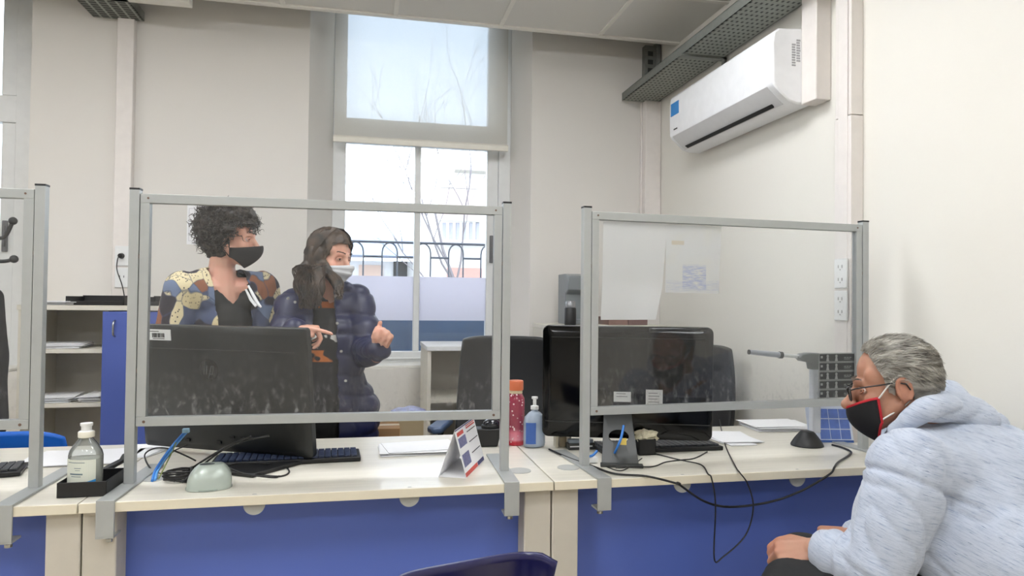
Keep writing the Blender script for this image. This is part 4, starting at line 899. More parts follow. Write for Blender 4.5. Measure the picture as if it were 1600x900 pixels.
# --- document camera
pb = at(1275, 701, z=ZD); t = thing('document_camera', 'white document camera with black base and extended arm, beside the man', 'document camera', (pb.x, pb.y+.05, ZT0))
k_ = t.location
yq = k_.y
b = MB(); rs = []
for i in range(9):
    f_ = i/8; s = 1-.62*f_**1.3; rs.append([V((.058*s*cos(a)+.0, .055*s*sin(a)+.0*f_, .052*f_)) for a in [2*pi*j/28 for j in range(28)]])
b.rings(rs); obj('base', b, BLACK, t, smooth=60, bevel=.003)
def L_(px, py): return at(px, py, Y=yq)-k_
c0, c1 = L_(1273, 668), L_(1272, 574)
obj('column', MB().box((c0.x-.016, -.013, .045), (c0.x+.017, .013, c1.z)), mat('column_white', (208, 212, 220), .35), t, bevel=.004)
h0_, h1_ = L_(1244, 558), L_(1283, 552)
obj('arm_joint', MB().prism([(L_(a_, b_).x, L_(a_, b_).z) for a_, b_ in ((1244, 558), (1250, 553), (1262, 551), (1284, 552), (1284, 577), (1265, 577), (1263, 566), (1250, 564))], -.017, .017, 'Y'), mat('joint_grey', (112, 116, 116), .4), t, bevel=.004)
obj('arm_rod', MB().cyl(L_(1219, 554.5), L_(1248, 557), .007, n=12), WHITEP, t, smooth=40)
q0, q1 = L_(1170, 550), L_(1222, 555); hd = obj('camera_head', MB().cyl(q0, q1, .0085, .0105, 14), mat('head_silver', (178, 182, 190), .3, .3), t, smooth=40); d_ = (q1-q0).normalized()
obj('head_ring', MB().cyl(q1-d_*.012, q1, .0125, n=14).cyl(q0-d_*.001, q0+d_*.002, .0088, n=14), DGREY, t, smooth=40)
# --- brochure holder leaning on the desk
pa, pb2 = at(1283, 688, z=ZD), at(1340, 702, z=ZD); 
tl_ = at(1296, 640, zc=2.5); rz = radians(-12); t = thing('brochure_stand', 'standing blue and white brochure with a grid of blue tiles behind the man', 'brochure', (at(1312, 697, z=ZD).x+.005, at(1312, 697, z=ZD).y+.05, ZT0), rz)
w2 = .082; hh = .135; R = Matrix.Rotation(radians(-16), 4, 'X')
obj('card', MB().box((-w2, 0, .001), (w2, .002, hh), R), mat('brochure_pale', (212, 220, 236), .4), t)
b = MB()
for i in range(3):
    for j in range(3): b.box((-w2+.045+j*.038, -.0012, .014+i*.038), (-w2+.080+j*.038, .0002, .048+i*.038), R)
obj('blue_tile', b, mat('tile_blue', (92, 118, 190), .4, vary=.25, scale=60), t)
b = MB()
for i in range(3): b.cyl(R @ V((-w2+.02, -.0012, .03+i*.04)), R @ V((-w2+.02, .0002, .03+i*.04)), .008, n=16)
obj('round_mark', b, mat('mark_slate', (130, 140, 170), .5, vary=.3, scale=200), t); b = MB(); b.box((-w2, -.0012, .002), (w2, .0002, .010), R); obj('blue_strip', b, mat('strip_blue', (50, 90, 160), .4), t)
obj('rear_prop', MB().box((-.03, .002, 0), (.03, .06, .002)), WHITEP, t)
# --- things behind the desks: boxes on the floor
yb_ = 3.35
for (pxa, pxb, pyt, c_, lab, y) in ((585, 662, 656, (190, 172, 138), 'cardboard box on the floor behind the middle desk', 3.35), (590, 626, 672, (158, 122, 84), 'small brown cardboard box in front of the larger one', 3.16)):
    a_, c2 = at(pxa, pyt, Y=y-.12), at(pxb, pyt, Y=y-.12); t = thing('cardboard_box', lab, 'box', ((a_.x+c2.x)/2, y, 0)); wx = (c2.x-a_.x)/2; zz = a_.z; m = mat('cardboard_%d' % pxa, c_, .85)
    obj('box_body', MB().box((-wx, -.12 if pxa == 585 else -.09, 0), (wx, .12 if pxa == 585 else .09, zz)), m, t, bevel=.003); obj('tape_strip', MB().box((-wx-.0005, -.02, zz-.08), (wx+.0005, .02, zz+.0008)), mat('tape_tan', (196, 176, 140), .3), t)
a_ = at(640, 657, Y=3.3); b = MB()
def P(u, v): return V(((u-.5)*.17, (v-.5)*.16, .012+.012*noise.noise(V((u*4, v*4, 0)))+.02*sin(u*pi)))
o = obj('plastic_bag', MB().grid(P, 16, 16), mat('bag_lilac', (150, 156, 205), .3, vary=.5, scale=25), solid=.004, smooth=60); o.location = (a_.x, 3.33, at(640, 656, Y=3.23).z+.004); tag(o, 'crumpled lilac plastic bag lying on the cardboard box', 'bag')
# red bag and wooden stool beside the glossy monitor
p = at(836, 590, Y=3.3); t = thing('folder', 'red folder standing on a wooden box between the office chair and monitor', 'folder', (p.x+.02, 3.45, 0))
zr0, zr1, zr2 = at(836, 612, Y=3.4).z, at(836, 560, Y=3.4).z, at(836, 700, Y=3.4).z
b = MB(); b.box((-.06, -.04, zr0), (.10, .04, zr1)); obj('folder_body', b, mat('folder_red', (200, 34, 36), .5), t, bevel=.004); obj('wooden_box', MB().box((-.07, -.10, 0), (.12, .10, zr0-.003)), mat('stool_wood', (120, 98, 62), .6, vary=.2), t, bevel=.003); obj('box_lid', MB().box((-.075, -.105, zr0-.02), (.125, .105, zr0)), mat('lid_cream', (205, 190, 155), .6), t)
# ================================================================== PEOPLE
def fr(o, fwd, up=V((0, 0, 1))):
    """frame with local +Y = fwd, +Z ~ up, origin o"""
    y = V(fwd).normalized(); x = y.cross(V(up)).normalized(); z = x.cross(y)
    return Matrix(((x.x, y.x, z.x, o[0]), (x.y, y.y, z.y, o[1]), (x.z, y.z, z.z, o[2]), (0, 0, 0, 1)))
class Blob:
    """closed volumes that a voxel remesh fuses into ONE continuous skin"""
    def __init__(s): s.mb = MB()
    def e(s, c, r, R=None, M=None):
        T = (M if M else Matrix()) @ Matrix.Translation(V(c)) @ (R.to_4x4() if R else Matrix())
        n, m = 20, 12; t = MB().ell((0, 0, 0), r, None, n, m); s.mb.add([T @ V(p) for p in t.v], t.f); return s
    def c(s, p, r, q, r2, M=None):
        p, q = V(p), V(q)
        if M: p, q = M @ p, M @ q
        d = q-p; L = d.length
        if L < 1e-6: return s.e(p, (r, r, r))
        d /= L; a = d.orthogonal().normalized(); b = d.cross(a); n = 14; rs = []
        for k in range(-5, 1): t = k/6*pi/2; rs.append((p+d*r*sin(t), r*cos(t)))
        for k in range(1, 4): f = k/4; rs.append((p+d*L*f, r+(r2-r)*f))
        for k in range(0, 6): t = k/6*pi/2; rs.append((q+d*r2*sin(t), r2*cos(t)))
        s.mb.rings([[c+(a*cos(2*pi*j/n)+b*sin(2*pi*j/n))*rr for j in range(n)] for c, rr in rs]); return s
    def chain(s, pts, M=None):
        for (p, r), (q, r2) in zip(pts, pts[1:]): s.c(p, r, q, r2, M)
        return s
def vert_fn(me, fn):
    n = len(me.vertices); co = np.empty(3*n, dtype=np.float32); no = np.empty(3*n, dtype=np.float32)
    me.vertices.foreach_get('co', co); me.vertices.foreach_get('normal', no); co = co.reshape(-1, 3); no = no.reshape(-1, 3)
    for i in range(n):
        q = fn(V(co[i]), V(no[i]))
        if q is not None: co[i] = q
    me.vertices.foreach_set('co', co.ravel()); me.update()
def blob_obj(name, bl, m, parent, origin, voxel=.006, smooth=4, fn=None, cut=None, solid=0, post_smooth=0):
    me = bl.mb.mesh(name+'_raw'); bm = bmesh.new(); bm.from_mesh(me); bmesh.ops.recalc_face_normals(bm, faces=bm.faces); bm.to_mesh(me); bm.free()
    t = bpy.data.objects.new(name+'_raw', me); COL.objects.link(t)
    d = t.modifiers.new('r', 'REMESH'); d.mode = 'VOXEL'; d.voxel_size = voxel
    d = t.modifiers.new('s', 'SMOOTH'); d.factor = .5; d.iterations = smooth
    dg = bpy.context.evaluated_depsgraph_get(); me2 = bpy.data.meshes.new_from_object(t.evaluated_get(dg)); me2.name = name
    bpy.data.objects.remove(t); bpy.data.meshes.remove(me)
    if fn: vert_fn(me2, fn)
    if cut:
        bm = bmesh.new(); bm.from_mesh(me2); bmesh.ops.delete(bm, geom=[f for f in bm.faces if cut(f.calc_center_median())], context='FACES')
        bmesh.ops.delete(bm, geom=[v for v in bm.verts if not v.link_faces], context='VERTS')
        for _ in range(6): bmesh.ops.smooth_vert(bm, verts=[v for v in bm.verts if v.is_boundary], factor=.5, use_axis_x=True, use_axis_y=True, use_axis_z=True)
        bm.to_mesh(me2); bm.free()
    me2.transform(Matrix.Translation(-V(origin)))
    for p in me2.polygons: p.use_smooth = True
    me2.materials.clear()
    for x in (m if isinstance(m, list) else [m]): me2.materials.append(x)
    o = bpy.data.objects.new(name, me2); COL.objects.link(o); o.parent = parent
    if solid: q = o.modifiers.new('solid', 'SOLIDIFY'); q.thickness = solid; q.offset = -1
    return o
def wobj(name, mb, m, parent, origin, M=None, **kw):
    """mesh whose vertices were made in world space"""
    mb.v = [tuple((M @ V(p) if M else V(p))-V(origin)) for p in mb.v]; return obj(name, mb, m, parent, **kw)

def head(b, H, male=False, wide=1.0, thin=0):
    w_ = wide
    b.e((0, -.012, .035), (.074*w_, .096, .083), M=H); b.e((0, -.035, .015), (.068*w_, .070, .070), M=H)
    b.e((0, .030, -.025), (.061*w_, .060, .088), M=H); b.e((0, .055, -.095), (.030, .030, .024), M=H)
    for s in (-1, 1):
        b.c((s*.056*w_, .0, -.050), .018, (s*.026, .056, -.096), .019, H)           # jaw
        b.e((s*.038*w_, .056, -.036), (.026, .026, .028), M=H)                       # cheek
        b.c((s*.010, .086, .014), .011, (s*.040, .070, .012), .011, H)               # brow ridge
        b.e((s*.0125, .104, -.044), (.009, .011, .008), M=H)                         # nostril wing
        b.e((s*.014, .096, -.052), (.010, .006, .003), M=H)
        # ear
        E = H @ Matrix.Translation((s*.077*w_, -.012, -.010)) @ Matrix.Rotation(s*radians(-22), 4, 'Z') @ Matrix.Rotation(radians(-10), 4, 'X')
        b.e((0, 0, 0), (.006, .015, .028), M=E); pts = [((s*.006, .018*cos(a)-.003, .030*sin(a)+.002), .0048) for a in [radians(x) for x in (-40, -10, 20, 50, 85, 120, 150, 180, 215, 250)]]
        b.chain(pts, E); b.e((0, .004, -.026), (.006, .009, .010), M=E); b.e((s*-.003, .010, -.004), (.006, .006, .008), M=E)
    g = 1.18 if male else 1.0
    for s in (-1, 1): b.e((s*.042, .058, -.002), (.013, .018, .026), M=H); b.e((s*.050, .045, .030), (.014, .025, .026), M=H)
    b.chain([((0, .088, .004), .009), ((0, .100, -.016), .0095*g), ((0, .110*1.01, -.034), .011*g), ((0, .113+.008*(g > 1), -.043), .0125*g)], H)
    b.e((0, .093, -.076), (.023, .009, .0055), M=H); b.e((0, .091, -.087), (.019, .009, .006), M=H)
def headfn(H):
    Hi = H.inverted()
    def f(c, n):
        p = Hi @ c
        if (p-V((0, .04, 0))).length > .16: return None
        for s in (-1, 1):
            d = ((p.x-s*.031)/.017)**2+((p.z+.006)/.011)**2
            if p.y > .04 and d < 4: p.y -= .0095*math.exp(-d)
            d = ((p.x-s*.079)/.012)**2+((p.y-.0)/.007)**2+((p.z+.008)/.012)**2
            if d < 4: p.x -= s*.008*math.exp(-d)
        return H @ p
    return f
def eyes(H, parent, origin, iris=(80, 55, 40)):
    for s in (-1, 1):
        c = H @ V((s*.0275, .0700, -.006)); b = MB(); q = Matrix.Translation(c) @ H.to_3x3().to_4x4()
        b.ell((0, 0, 0), (.0108, .0108, .0108), None, 20, 14); b.v = [tuple(q @ V(p)) for p in b.v]
        e = wobj('eye', b, mat('eye_white', (226, 220, 214), .15), parent, origin, smooth=60)
        b = MB().cyl(c+H.to_3x3() @ V((0, .0092, 0)), c+H.to_3x3() @ V((0, .0111, 0)), .0055, .0040, 16); wobj('iris', b, mat('iris_%d' % iris[0], iris, .1), e, origin)
        b = MB()
        for k, (dz, r) in enumerate(((.0075, .0028), (-.0075, .0022))): b.tube([H @ V((s*.029+x, .0845-abs(x)**2*34, -.006+dz*(1-(x/.017)**2))) for x in [-.0155+.0031*i for i in range(11)]], r, 6)
        wobj('eyelid', b, SKIN, parent, origin, smooth=60)
        b = MB(); rn = random.Random(2)
        for i in range(46):
            f_ = i/45; x = s*(.013+.036*f_); z = .0195+.005*sin(f_*pi*.8)+rn.uniform(-.0022, .0022); y = .0985-.019*f_**1.5-.002
            b.tube([H @ V((x, y-.003, z)), H @ V((x+s*.004, y+.0022, z+.0022)), H @ V((x+s*.009, y, z+.0022))], [.0007, .0006, .0002], 4)
        wobj('eyebrow', b, BROW, parent, origin)
def hand(b, Mh, s, curls, thumb, k=1.0):
    """wrist at origin, fingers along +Y, palm faces -Z, thumb on side s of X; curls: 4 x (a1,a2,a3) deg"""
    kn = [(s*.030, .088), (s*.010, .093), (s*-.010, .089), (s*-.028, .079)]; ln = [(.042, .025, .020), (.046, .029, .021), (.042, .026, .021), (.033, .020, .018)]; rr = [.0092, .0095, .009, .008]
    for i, (x, y) in enumerate(kn):
        b.c((x*.45*k, .004*k, 0), .017*k, (x*k, y*k, 0), .0115*k, Mh)
    b.e((0, .05*k, -.002), (.036*k, .044*k, .013*k), M=Mh)
    for i, (x, y) in enumerate(kn):
        p = V((x, y, -.001))*k; a = 0; d0 = V((x*.9, 1, 0)).normalized()
        for j in range(3):
            a += radians(curls[i][j]); d = V((d0.x*cos(a), d0.y*cos(a), -sin(a))); q = p+d*ln[i][j]*k
            b.c(p, rr[i]*k*(1-.07*j), q, rr[i]*k*(1-.07*(j+1)), Mh); p = q
    pts = [V((s*.020, .022, -.004))*k]+[V((s*x, y, z))*k for x, y, z in thumb]
    for i in range(len(pts)-1): b.c(pts[i], (.0155, .0125, .0105, .009)[i]*k, pts[i+1], (.0125, .0108, .0095, .008)[i]*k, Mh)
    b.c((0, -.03*k, 0), .024*k, (0, .015*k, 0), .024*k, Mh)
def skin(name, c):
    k = NT(name); o = k.obj(); a = k.noise(o, 14, 4); b_ = k.noise(o, 160, 3); c = srgb(c)
    k.base(k.mix(k.ramp(a, [(.4, (0, 0, 0, 1)), (.65, (.55, .55, .55, 1))]), c, (min(1, c[0]*1.02), c[1]*.80, c[2]*.76, 1))); k.b.inputs['Roughness'].default_value = .48
    k.b.inputs['Subsurface Weight'].default_value = .12; k.b.inputs['Subsurface Radius'].default_value = (.012, .005, .003); k.b.inputs['Subsurface Scale'].default_value = .6; k.bump(b_, .12, .001); return k.m
SKINM = skin('skin_ruddy', (174, 128, 105)); SKINF = skin('skin_light', (222, 172, 150))
def hairmat(name, c0, c1, scale=60, rough=.45, st=(1, 1, 1)):
    k = NT(name); a = k.noise(k.obj(st), scale, 4); k.base(k.ramp(a, [(.35, srgb(c0)), (.65, srgb(c1))])); k.b.inputs['Roughness'].default_value = rough; return k.m
HGREY = hairmat('hair_grey', (112, 108, 100), (186, 182, 173), 30, .45, (.8, .8, 2.2)); HCURL = hairmat('hair_curly_dark', (30, 26, 24), (60, 52, 46), 50); HLONG = hairmat('hair_long_brown', (32, 24, 19), (72, 55, 41), 30, .5)
def folds(amp, freq, axis, seed=0, crease=.5, st=.35):
    """cloth folds: stretched ridged noise along an axis"""
    ax = V(axis).normalized(); sd = V((seed, seed*.7, -seed))
    def f(c, n):
        al = ax*c.dot(ax); q = (c-al)*freq+al*freq*st+sd
        r = noise.noise(q)*.6+noise.noise(q*2.1)*.25; w_ = 1-abs(noise.noise(q*.9+V((5, 2, 1))))*2
        return c+n*amp*(r-crease*max(0, w_)**4*.9)
    return f

def facemask(H, m, parent, origin, ztop, zbot, yfront, half, trim=None, side_y=.012, prot=.0, pleats=0, w_=.071, sidez=None, looph=V((.083, -.022, .018)), lm=None):
    """cloth mask wrapped from cheek to cheek; returns the mask object"""
    zt_s, zb_s = sidez or (ztop-.022, zbot+.040)
    def P(u, v):
        a = (2*u-1); t = abs(a); cu = cos(a*pi/2)
        z = (ztop+(zt_s-ztop)*t**1.4)*(1-v)+(zbot+(zb_s-zbot)*t**1.4)*v
        yc = yfront[0]*(1-v)**2+2*yfront[1]*v*(1-v)+yfront[2]*v*v
        y = side_y+(yc-side_y)*max(0, cu)**.62; x = w_*(1-(1-t)**1.35)*(1 if a > 0 else -1)
        x *= (1-.10*v*(1)) ; r = 0
        if pleats: r = .0018*math.copysign(1, sin(v*pi*2*pleats))*min(1, (1-t)*4)
        return H @ V((x, y+r, z))
    b = MB().grid(P, 36, 24); o = wobj('face_mask', b, m, parent, origin, solid=.0022, smooth=60, fix=False)
    if trim:
        for a_ in (lambda f_: P(f_, 0), lambda f_: P(f_, 1), lambda f_: P(0, f_), lambda f_: P(1, f_)):
            wobj('trim_band', MB().tube([a_(.0+i/30) for i in range(31)], .0034, 6), trim, o, origin, smooth=60)
    for s in (0, 1):
        sg = 1 if s else -1; lp = V((looph.x*sg, looph.y, looph.z)); bk = V((looph.x*sg*.97, looph.y-.012, looph.z-.028)); lo = V((looph.x*.93*sg, looph.y-.002, -.044))
        pts = [P(s, .04), H @ V((sg*.082, .004, .020)), H @ V((sg*.080, -.018, .026)), H @ V((sg*.074, -.032, -.005)), H @ V((sg*.072, -.020, -.042)), P(s, .9)]
        wobj('ear_loop', MB().tube(spline(pts, 6), .0022, 6), lm or m, o, origin, smooth=60)
    return o

# ------------------------------------------------------------------ seated man
N_ = V((1.393, 1.461, .945)); fb = V((-.85, .53, 0)).normalized(); lb = V((-.53, -.85, 0)).normalized(); PEL = V((1.46, 1.33, .53))
ORG = V((1.46, 1.33, 0))
man = thing('person', 'seated man with short grey hair, glasses, black mask and pale blue hoodie', 'person', tuple(ORG))
HC_ = at(1396, 600, zc=1.74); HM = fr(HC_, V((-.80, .58, -.16)), V((-.02, .02, 1)))
HM = HM @ Matrix.Diagonal((.93, .95, .95, 1))
SL = at(1420, 730, zc=1.585); SR = V((1.50, 1.63, .885)); CH = V((1.44, 1.42, .80))
EL = at(1374, 886, zc=1.54); WL = at(1284, 862, zc=1.66)
HL = at(1262, 846, zc=1.72)
ER = at(1392, 850, zc=1.96); WR = at(1336, 838, zc=1.84)
KL = at(1236, 924, zc=1.66); KR = KL+V((.17, .27, 0)); KR = V((1.14, 1.62, .565))
HPL = PEL+lb*.095; HPR = PEL-lb*.095; AL = V((KL.x+.03, KL.y+.02, .09)); AR = V((KR.x+.02, KR.y+.02, .09))
SKIN = SKINM; BROW = hairmat('brow_grey', (88, 80, 72), (140, 132, 122))
def bodyprims(b, N, H, CHs, PE, SLs, SRs, ELs, ERs, WLs, WRs, HPs, KNs, ANs, toes, fat=1.0, arm=1.0):
    hb_ = H @ V((0, -.030, -.055))
    b.c(hb_, .052*fat**.5, N, .058*fat**.5); b.c(N, .06, CHs, .115*fat); b.c(SLs, .052, SRs, .052); b.c(CHs, .125*fat, PE, .125*fat)
    for S, E, W, sc in ((SLs, ELs, WLs, 1), (SRs, ERs, WRs, 1)): b.chain([(S, .052*arm), ((S+E)/2, .046*arm), (E, .037*arm), (E+(W-E)*.3, .037*arm), (W, .024*arm)])
    for Hh, K, A, T in zip(HPs, KNs, ANs, toes):
        b.chain([(Hh, .085*fat), ((Hh+K)/2, .072*fat), (K, .052*fat), (K+(A-K)*.3, .052*fat), (A, .034)]); b.c(A, .034, T, .028)
b = Blob()
toeL, toeR = AL+fb*.15-V((0, 0, .045)), AR+fb*.15-V((0, 0, .045))
bodyprims(b, N_, HM, CH, PEL, SL, SR, EL, ER, WL, WR, (HPL, HPR), (KL, KR), (AL, AR), (toeL, toeR), 1.1, 1.05)
head(b, HM, True, 1.02)
fd = (HL-WL).normalized()
Mh = fr(WL+fd*.012, V((-.80, .45, -.28)), V((-.32, -.58, .72))); hand(b, Mh, 1, [(52, 50, 30), (56, 52, 32), (60, 54, 34), (62, 56, 36)], [(.045, .055, -.012), (.050, .085, -.022), (.044, .108, -.032)], 1.02)
Mh2 = fr(WR, V((-.95, .06, .06)), V((.05, -.25, 1))); hand(b, Mh2, -1, [(12, 14, 8), (50, 40, 24), (60, 46, 24), (64, 46, 24)], [(.046, .048, .004), (.052, .078, .004), (.048, .102, .002)], 1.02)
body = blob_obj('body', b, SKINM, man, ORG, .0042, 4, headfn(HM))
eyes(HM, man, ORG)
# hair: scalp shell following the skull, with short strands combed back
Hi = HM.inverted()
def hairline(p):      # local head coords -> True where hair grows (short back and sides)
    if p.y > .05: return p.z > .088+(p.y-.05)*.6
    if p.z > .085: return True
    fl = .075-.28*max(0, .045-0*p.y)   # front hairline
    if p.y > .026: return p.z > .022+(p.y-.026)*2.5
    if p.y > .002: return p.z > -.004-.0*p.y or (abs(p.x) > .05 and p.z > -.028 and p.y < .020)
    if p.y > -.035: return p.z > .022 if p.y > -.018 else p.z > -.020
    return p.z > -.062
def scalp(b, H, k=1.0, off=.006):
    b.e((0, -.012, .037), (.074*k+off, .097+off, .083+off), M=H); b.e((0, -.037, .012), (.068*k+off, .072+off, .074+off), M=H)
    b.e((0, -.050, -.030), (.052*k+off*.5, .050+off*.6, .045), M=H)
b = Blob(); scalp(b, HM, 1.03, .0035)
def hfn(c, n):
    p = Hi @ c; q = V((p.x*60, p.y*28, p.z*60)); return c+n*(.0028*noise.noise(q)+.0020*noise.noise(q*2.3)+.002)
hair = blob_obj('hair', b, HGREY, man, ORG, .0035, 2, hfn, cut=lambda c: not hairline(Hi @ c), solid=.004)
def short_strands(H, n, L, m, parent, ok, k=1.03, off=.006, seed=1, r=.00075, dirf=None):
    rn = random.Random(seed); mb = MB(); cnt = 0
    while cnt < n:
        q = V((rn.gauss(0, 1), rn.gauss(0, 1), rn.gauss(0, 1))).normalized()
        if q.z < -.35: continue
        if rn.random() < .3: p = V((q.x*(.068*k+off), q.y*(.072+off)-.037, q.z*(.074+off)+.012)) if q.y < -.2 else None
        else: p = V((q.x*(.074*k+off), q.y*(.097+off)-.012, q.z*(.083+off)+.037))
        if p is None or not ok(p): continue
        n_ = V((q.x/.08, q.y/.1, q.z/.09)).normalized(); d = dirf(p, n_) if dirf else V((0, -1, -.15)); d = (d-n_*d.dot(n_)).normalized(); d = (d+V((rn.uniform(-.35, .35), rn.uniform(-.2, .2), rn.uniform(-.35, .35)))).normalized()
        l_ = L*rn.uniform(.6, 1.2); a = p; c1 = a+d*l_*.5+n_*.004; c2 = a+d*l_+n_*.002
        mb.tube([H @ a, H @ c1, H @ c2], [r, r, r*.3], 3); cnt += 1
    return mb
def dman(p, n_): return V((p.x*2, -1, .35 if p.y > .02 else -.75 if p.z < .05 else -.1))
mb = short_strands(HM, 5200, .022, HGREY, man, hairline, dirf=dman); wobj('hair_strands', mb, HGREY, hair, ORG, fix=False)
# hoodie
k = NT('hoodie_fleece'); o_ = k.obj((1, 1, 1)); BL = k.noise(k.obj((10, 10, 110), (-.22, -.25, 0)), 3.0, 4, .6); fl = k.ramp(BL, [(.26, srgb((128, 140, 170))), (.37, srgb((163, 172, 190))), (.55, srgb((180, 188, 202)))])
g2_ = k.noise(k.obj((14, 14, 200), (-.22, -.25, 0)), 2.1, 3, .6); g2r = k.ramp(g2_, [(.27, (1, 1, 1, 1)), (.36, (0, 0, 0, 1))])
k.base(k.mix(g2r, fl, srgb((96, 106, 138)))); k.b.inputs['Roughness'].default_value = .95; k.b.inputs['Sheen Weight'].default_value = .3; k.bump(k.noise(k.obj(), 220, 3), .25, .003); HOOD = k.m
b = Blob()
BK = V((1.60, 1.40, .84))     # rounded upper back
b.c(N_+V((.03, -.01, -.055)), .080, CH, .165); b.c(CH, .180, PEL+V((.0, 0, .10)), .215); b.c(PEL+V((0, 0, .12)), .215, PEL+V((0, 0, .0)), .205)
b.e(tuple(CH+V((.13, -.06, .0))), (.17, .18, .15)); b.c(CH+V((.08, -.02, .03)), .14, SL+V((.05, .02, -.01)), .100); b.c(CH+V((.08, .03, .03)), .13, SR, .095)
b.e(tuple(PEL+fb*.09+V((0, 0, .14))), (.16, .16, .14))
for S, E, W, r0 in ((SL, EL, WL, .093), (SR, ER, WR, .088)):
    b.chain([(S, r0), (S+(E-S)*.35, r0*.98), (S+(E-S)*.7, r0*.90), (E, r0*.80), (E+(W-E)*.35, r0*.72), (E+(W-E)*.75, r0*.56), (W-(W-E).normalized()*.012, .045)])
# sleeve bunching near the cuff
dE = (WL-EL).normalized()
for f_ in (.55, .68, .80): b.e(tuple(EL+(WL-EL)*f_), (.058, .058, .060))
# hood gathered behind the neck
hd_ = [(at(1400, 672, zc=1.66), .020), (at(1418, 656, zc=1.64), .028), (at(1446, 642, zc=1.62), .034), (at(1482, 636, zc=1.66), .042), (at(1520, 646, zc=1.70), .044), (at(1544, 668, zc=1.74), .034)]
hood_b = Blob(); b_keep = b; b = hood_b; b.chain(hd_); b.chain([(at(1500, 634, zc=1.78), .040), (at(1482, 615, zc=1.86), .04), (at(1440, 640, zc=1.90), .04), (at(1400, 668, zc=1.88), .035), (at(1386, 690, zc=1.84), .03)]); b.e(tuple(at(1500, 650, zc=1.72)), (.090, .085, .052)); b.e(tuple(at(1548, 664, zc=1.74)), (.045, .045, .038)); b = b_keep; b.e(tuple(at(1490, 672, zc=1.74)), (.10, .10, .05)); b.e(tuple(at(1440, 682, zc=1.74)), (.085, .085, .045)); b.e(tuple(at(1470, 668, zc=1.70)), (.07, .07, .045)); b.e(tuple(at(1436, 672, zc=1.70)), (.055, .055, .04))
fA = folds(.012, 6.0, (EL-SL), 3, .7, .15); fB = folds(.009, 13, (.55, -.5, -.75), 9, .8, .15)
ax_arm = (EL-SL).normalized()
def hoodfn(c, n):
    c = fA(c, n); c = fB(c, n)
    # armpit / side valley and armhole seam
    d = (c-SL).dot(ax_arm); rad = ((c-SL)-ax_arm*d).length
    c = c-n*.008*math.exp(-((d-.035)/.007)**2)*(1 if rad < .15 else 0)
    dw = (c-WL).dot(dE)
    if (c-WL).length < .2: c = c+n*.0035*sin(dw*150)*math.exp(-((dw+.06)/.06)**2)
    # rib under the hood
    return c
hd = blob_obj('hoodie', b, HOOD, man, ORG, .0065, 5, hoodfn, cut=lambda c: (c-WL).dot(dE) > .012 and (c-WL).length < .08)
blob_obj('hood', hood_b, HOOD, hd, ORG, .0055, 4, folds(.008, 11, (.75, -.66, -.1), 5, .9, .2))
# drawn seam where the hood is sewn on and at the shoulder
# trousers and shoes
TROU = mat('trousers_black', (26, 27, 29), .85, vary=.2, scale=60, bump=.2); b = Blob()
for Hh, K, A in ((HPL, KL, AL), (HPR, KR, AR)): b.chain([(Hh, .115), ((Hh+K)/2, .100), (K, .078), (K+(A-K)*.3, .072), (A+V((0, 0, .02)), .055)])
b.c(HPL, .12, HPR, .12); b.c(PEL, .14, PEL+V((0, 0, .06)), .15)
blob_obj('trousers', b, TROU, man, ORG, .009, 4, folds(.010, 9, (0, 0, 1), 4))
for A, T in ((AL, toeL), (AR, toeR)):
    b = Blob(); b.c(A+V((0, 0, -.03)), .045, A+fb*.06+V((0, 0, -.05)), .042); b.c(A-fb*.03+V((0, 0, -.05)), .040, T+V((0, 0, -.005)), .036); blob_obj('shoe', b, BLACK, man, ORG, .007, 3)
# mask: black with red trim, worn below the nose tip
facemask(HM, mat('mask_black_cloth', (20, 20, 22), .8), man, ORG, -.052, -.150, (.122, .140, .060), .07, mat('mask_red_trim', (178, 26, 40), .7), side_y=.046, w_=.067, sidez=(-.026, -.090), looph=V((.088, -.018, .026)), lm=mat('loop_white', (226, 224, 218), .7))
# glasses
def glasses(H, parent, origin):
    fm = mat('glasses_black', (24, 22, 24), .25); b = MB()
    for s in (-1, 1):
        b.tube([H @ V((s*.034+.0245*math.copysign(abs(cos(a))**.7, cos(a)), .113-.010*abs(cos(a)) if False else .112-.25*abs(s*.034+.0245*cos(a))**1.5*1.2, -.008+.0185*math.copysign(abs(sin(a))**.8, sin(a))-.004)) for a in [2*pi*j/32 for j in range(32)]], .0018, 8, closed=True)
    b.tube([H @ V((x, .1145, -.003+.003*cos(x*150))) for x in (-.011, -.005, 0, .005, .011)], .0018, 8)
    o = wobj('glasses', b, fm, parent, origin, smooth=60)
    for s in (-1, 1):
        wobj('temple', MB().tube([H @ V((s*.058, .1060, .000)), H @ V((s*.070, .095, .004)), H @ V((s*.0800, .03, .009)), H @ V((s*.0835, -.002, .012)), H @ V((s*.084, -.022, .006)), H @ V((s*.083, -.030, -.010))], .0018, 8), fm, o, origin, smooth=60)
        wobj('lens', MB().rings([[H @ V((s*.034+.0235*cos(a), .1105-.0*y_-.25*abs(s*.034+.0235*cos(a))**1.5*1.2+y_, -.012+.0175*sin(a))) for a in [2*pi*j/28 for j in range(28)]] for y_ in (0, .001)]), GLASS, o, origin)
    return o
glasses(HM, man, ORG)
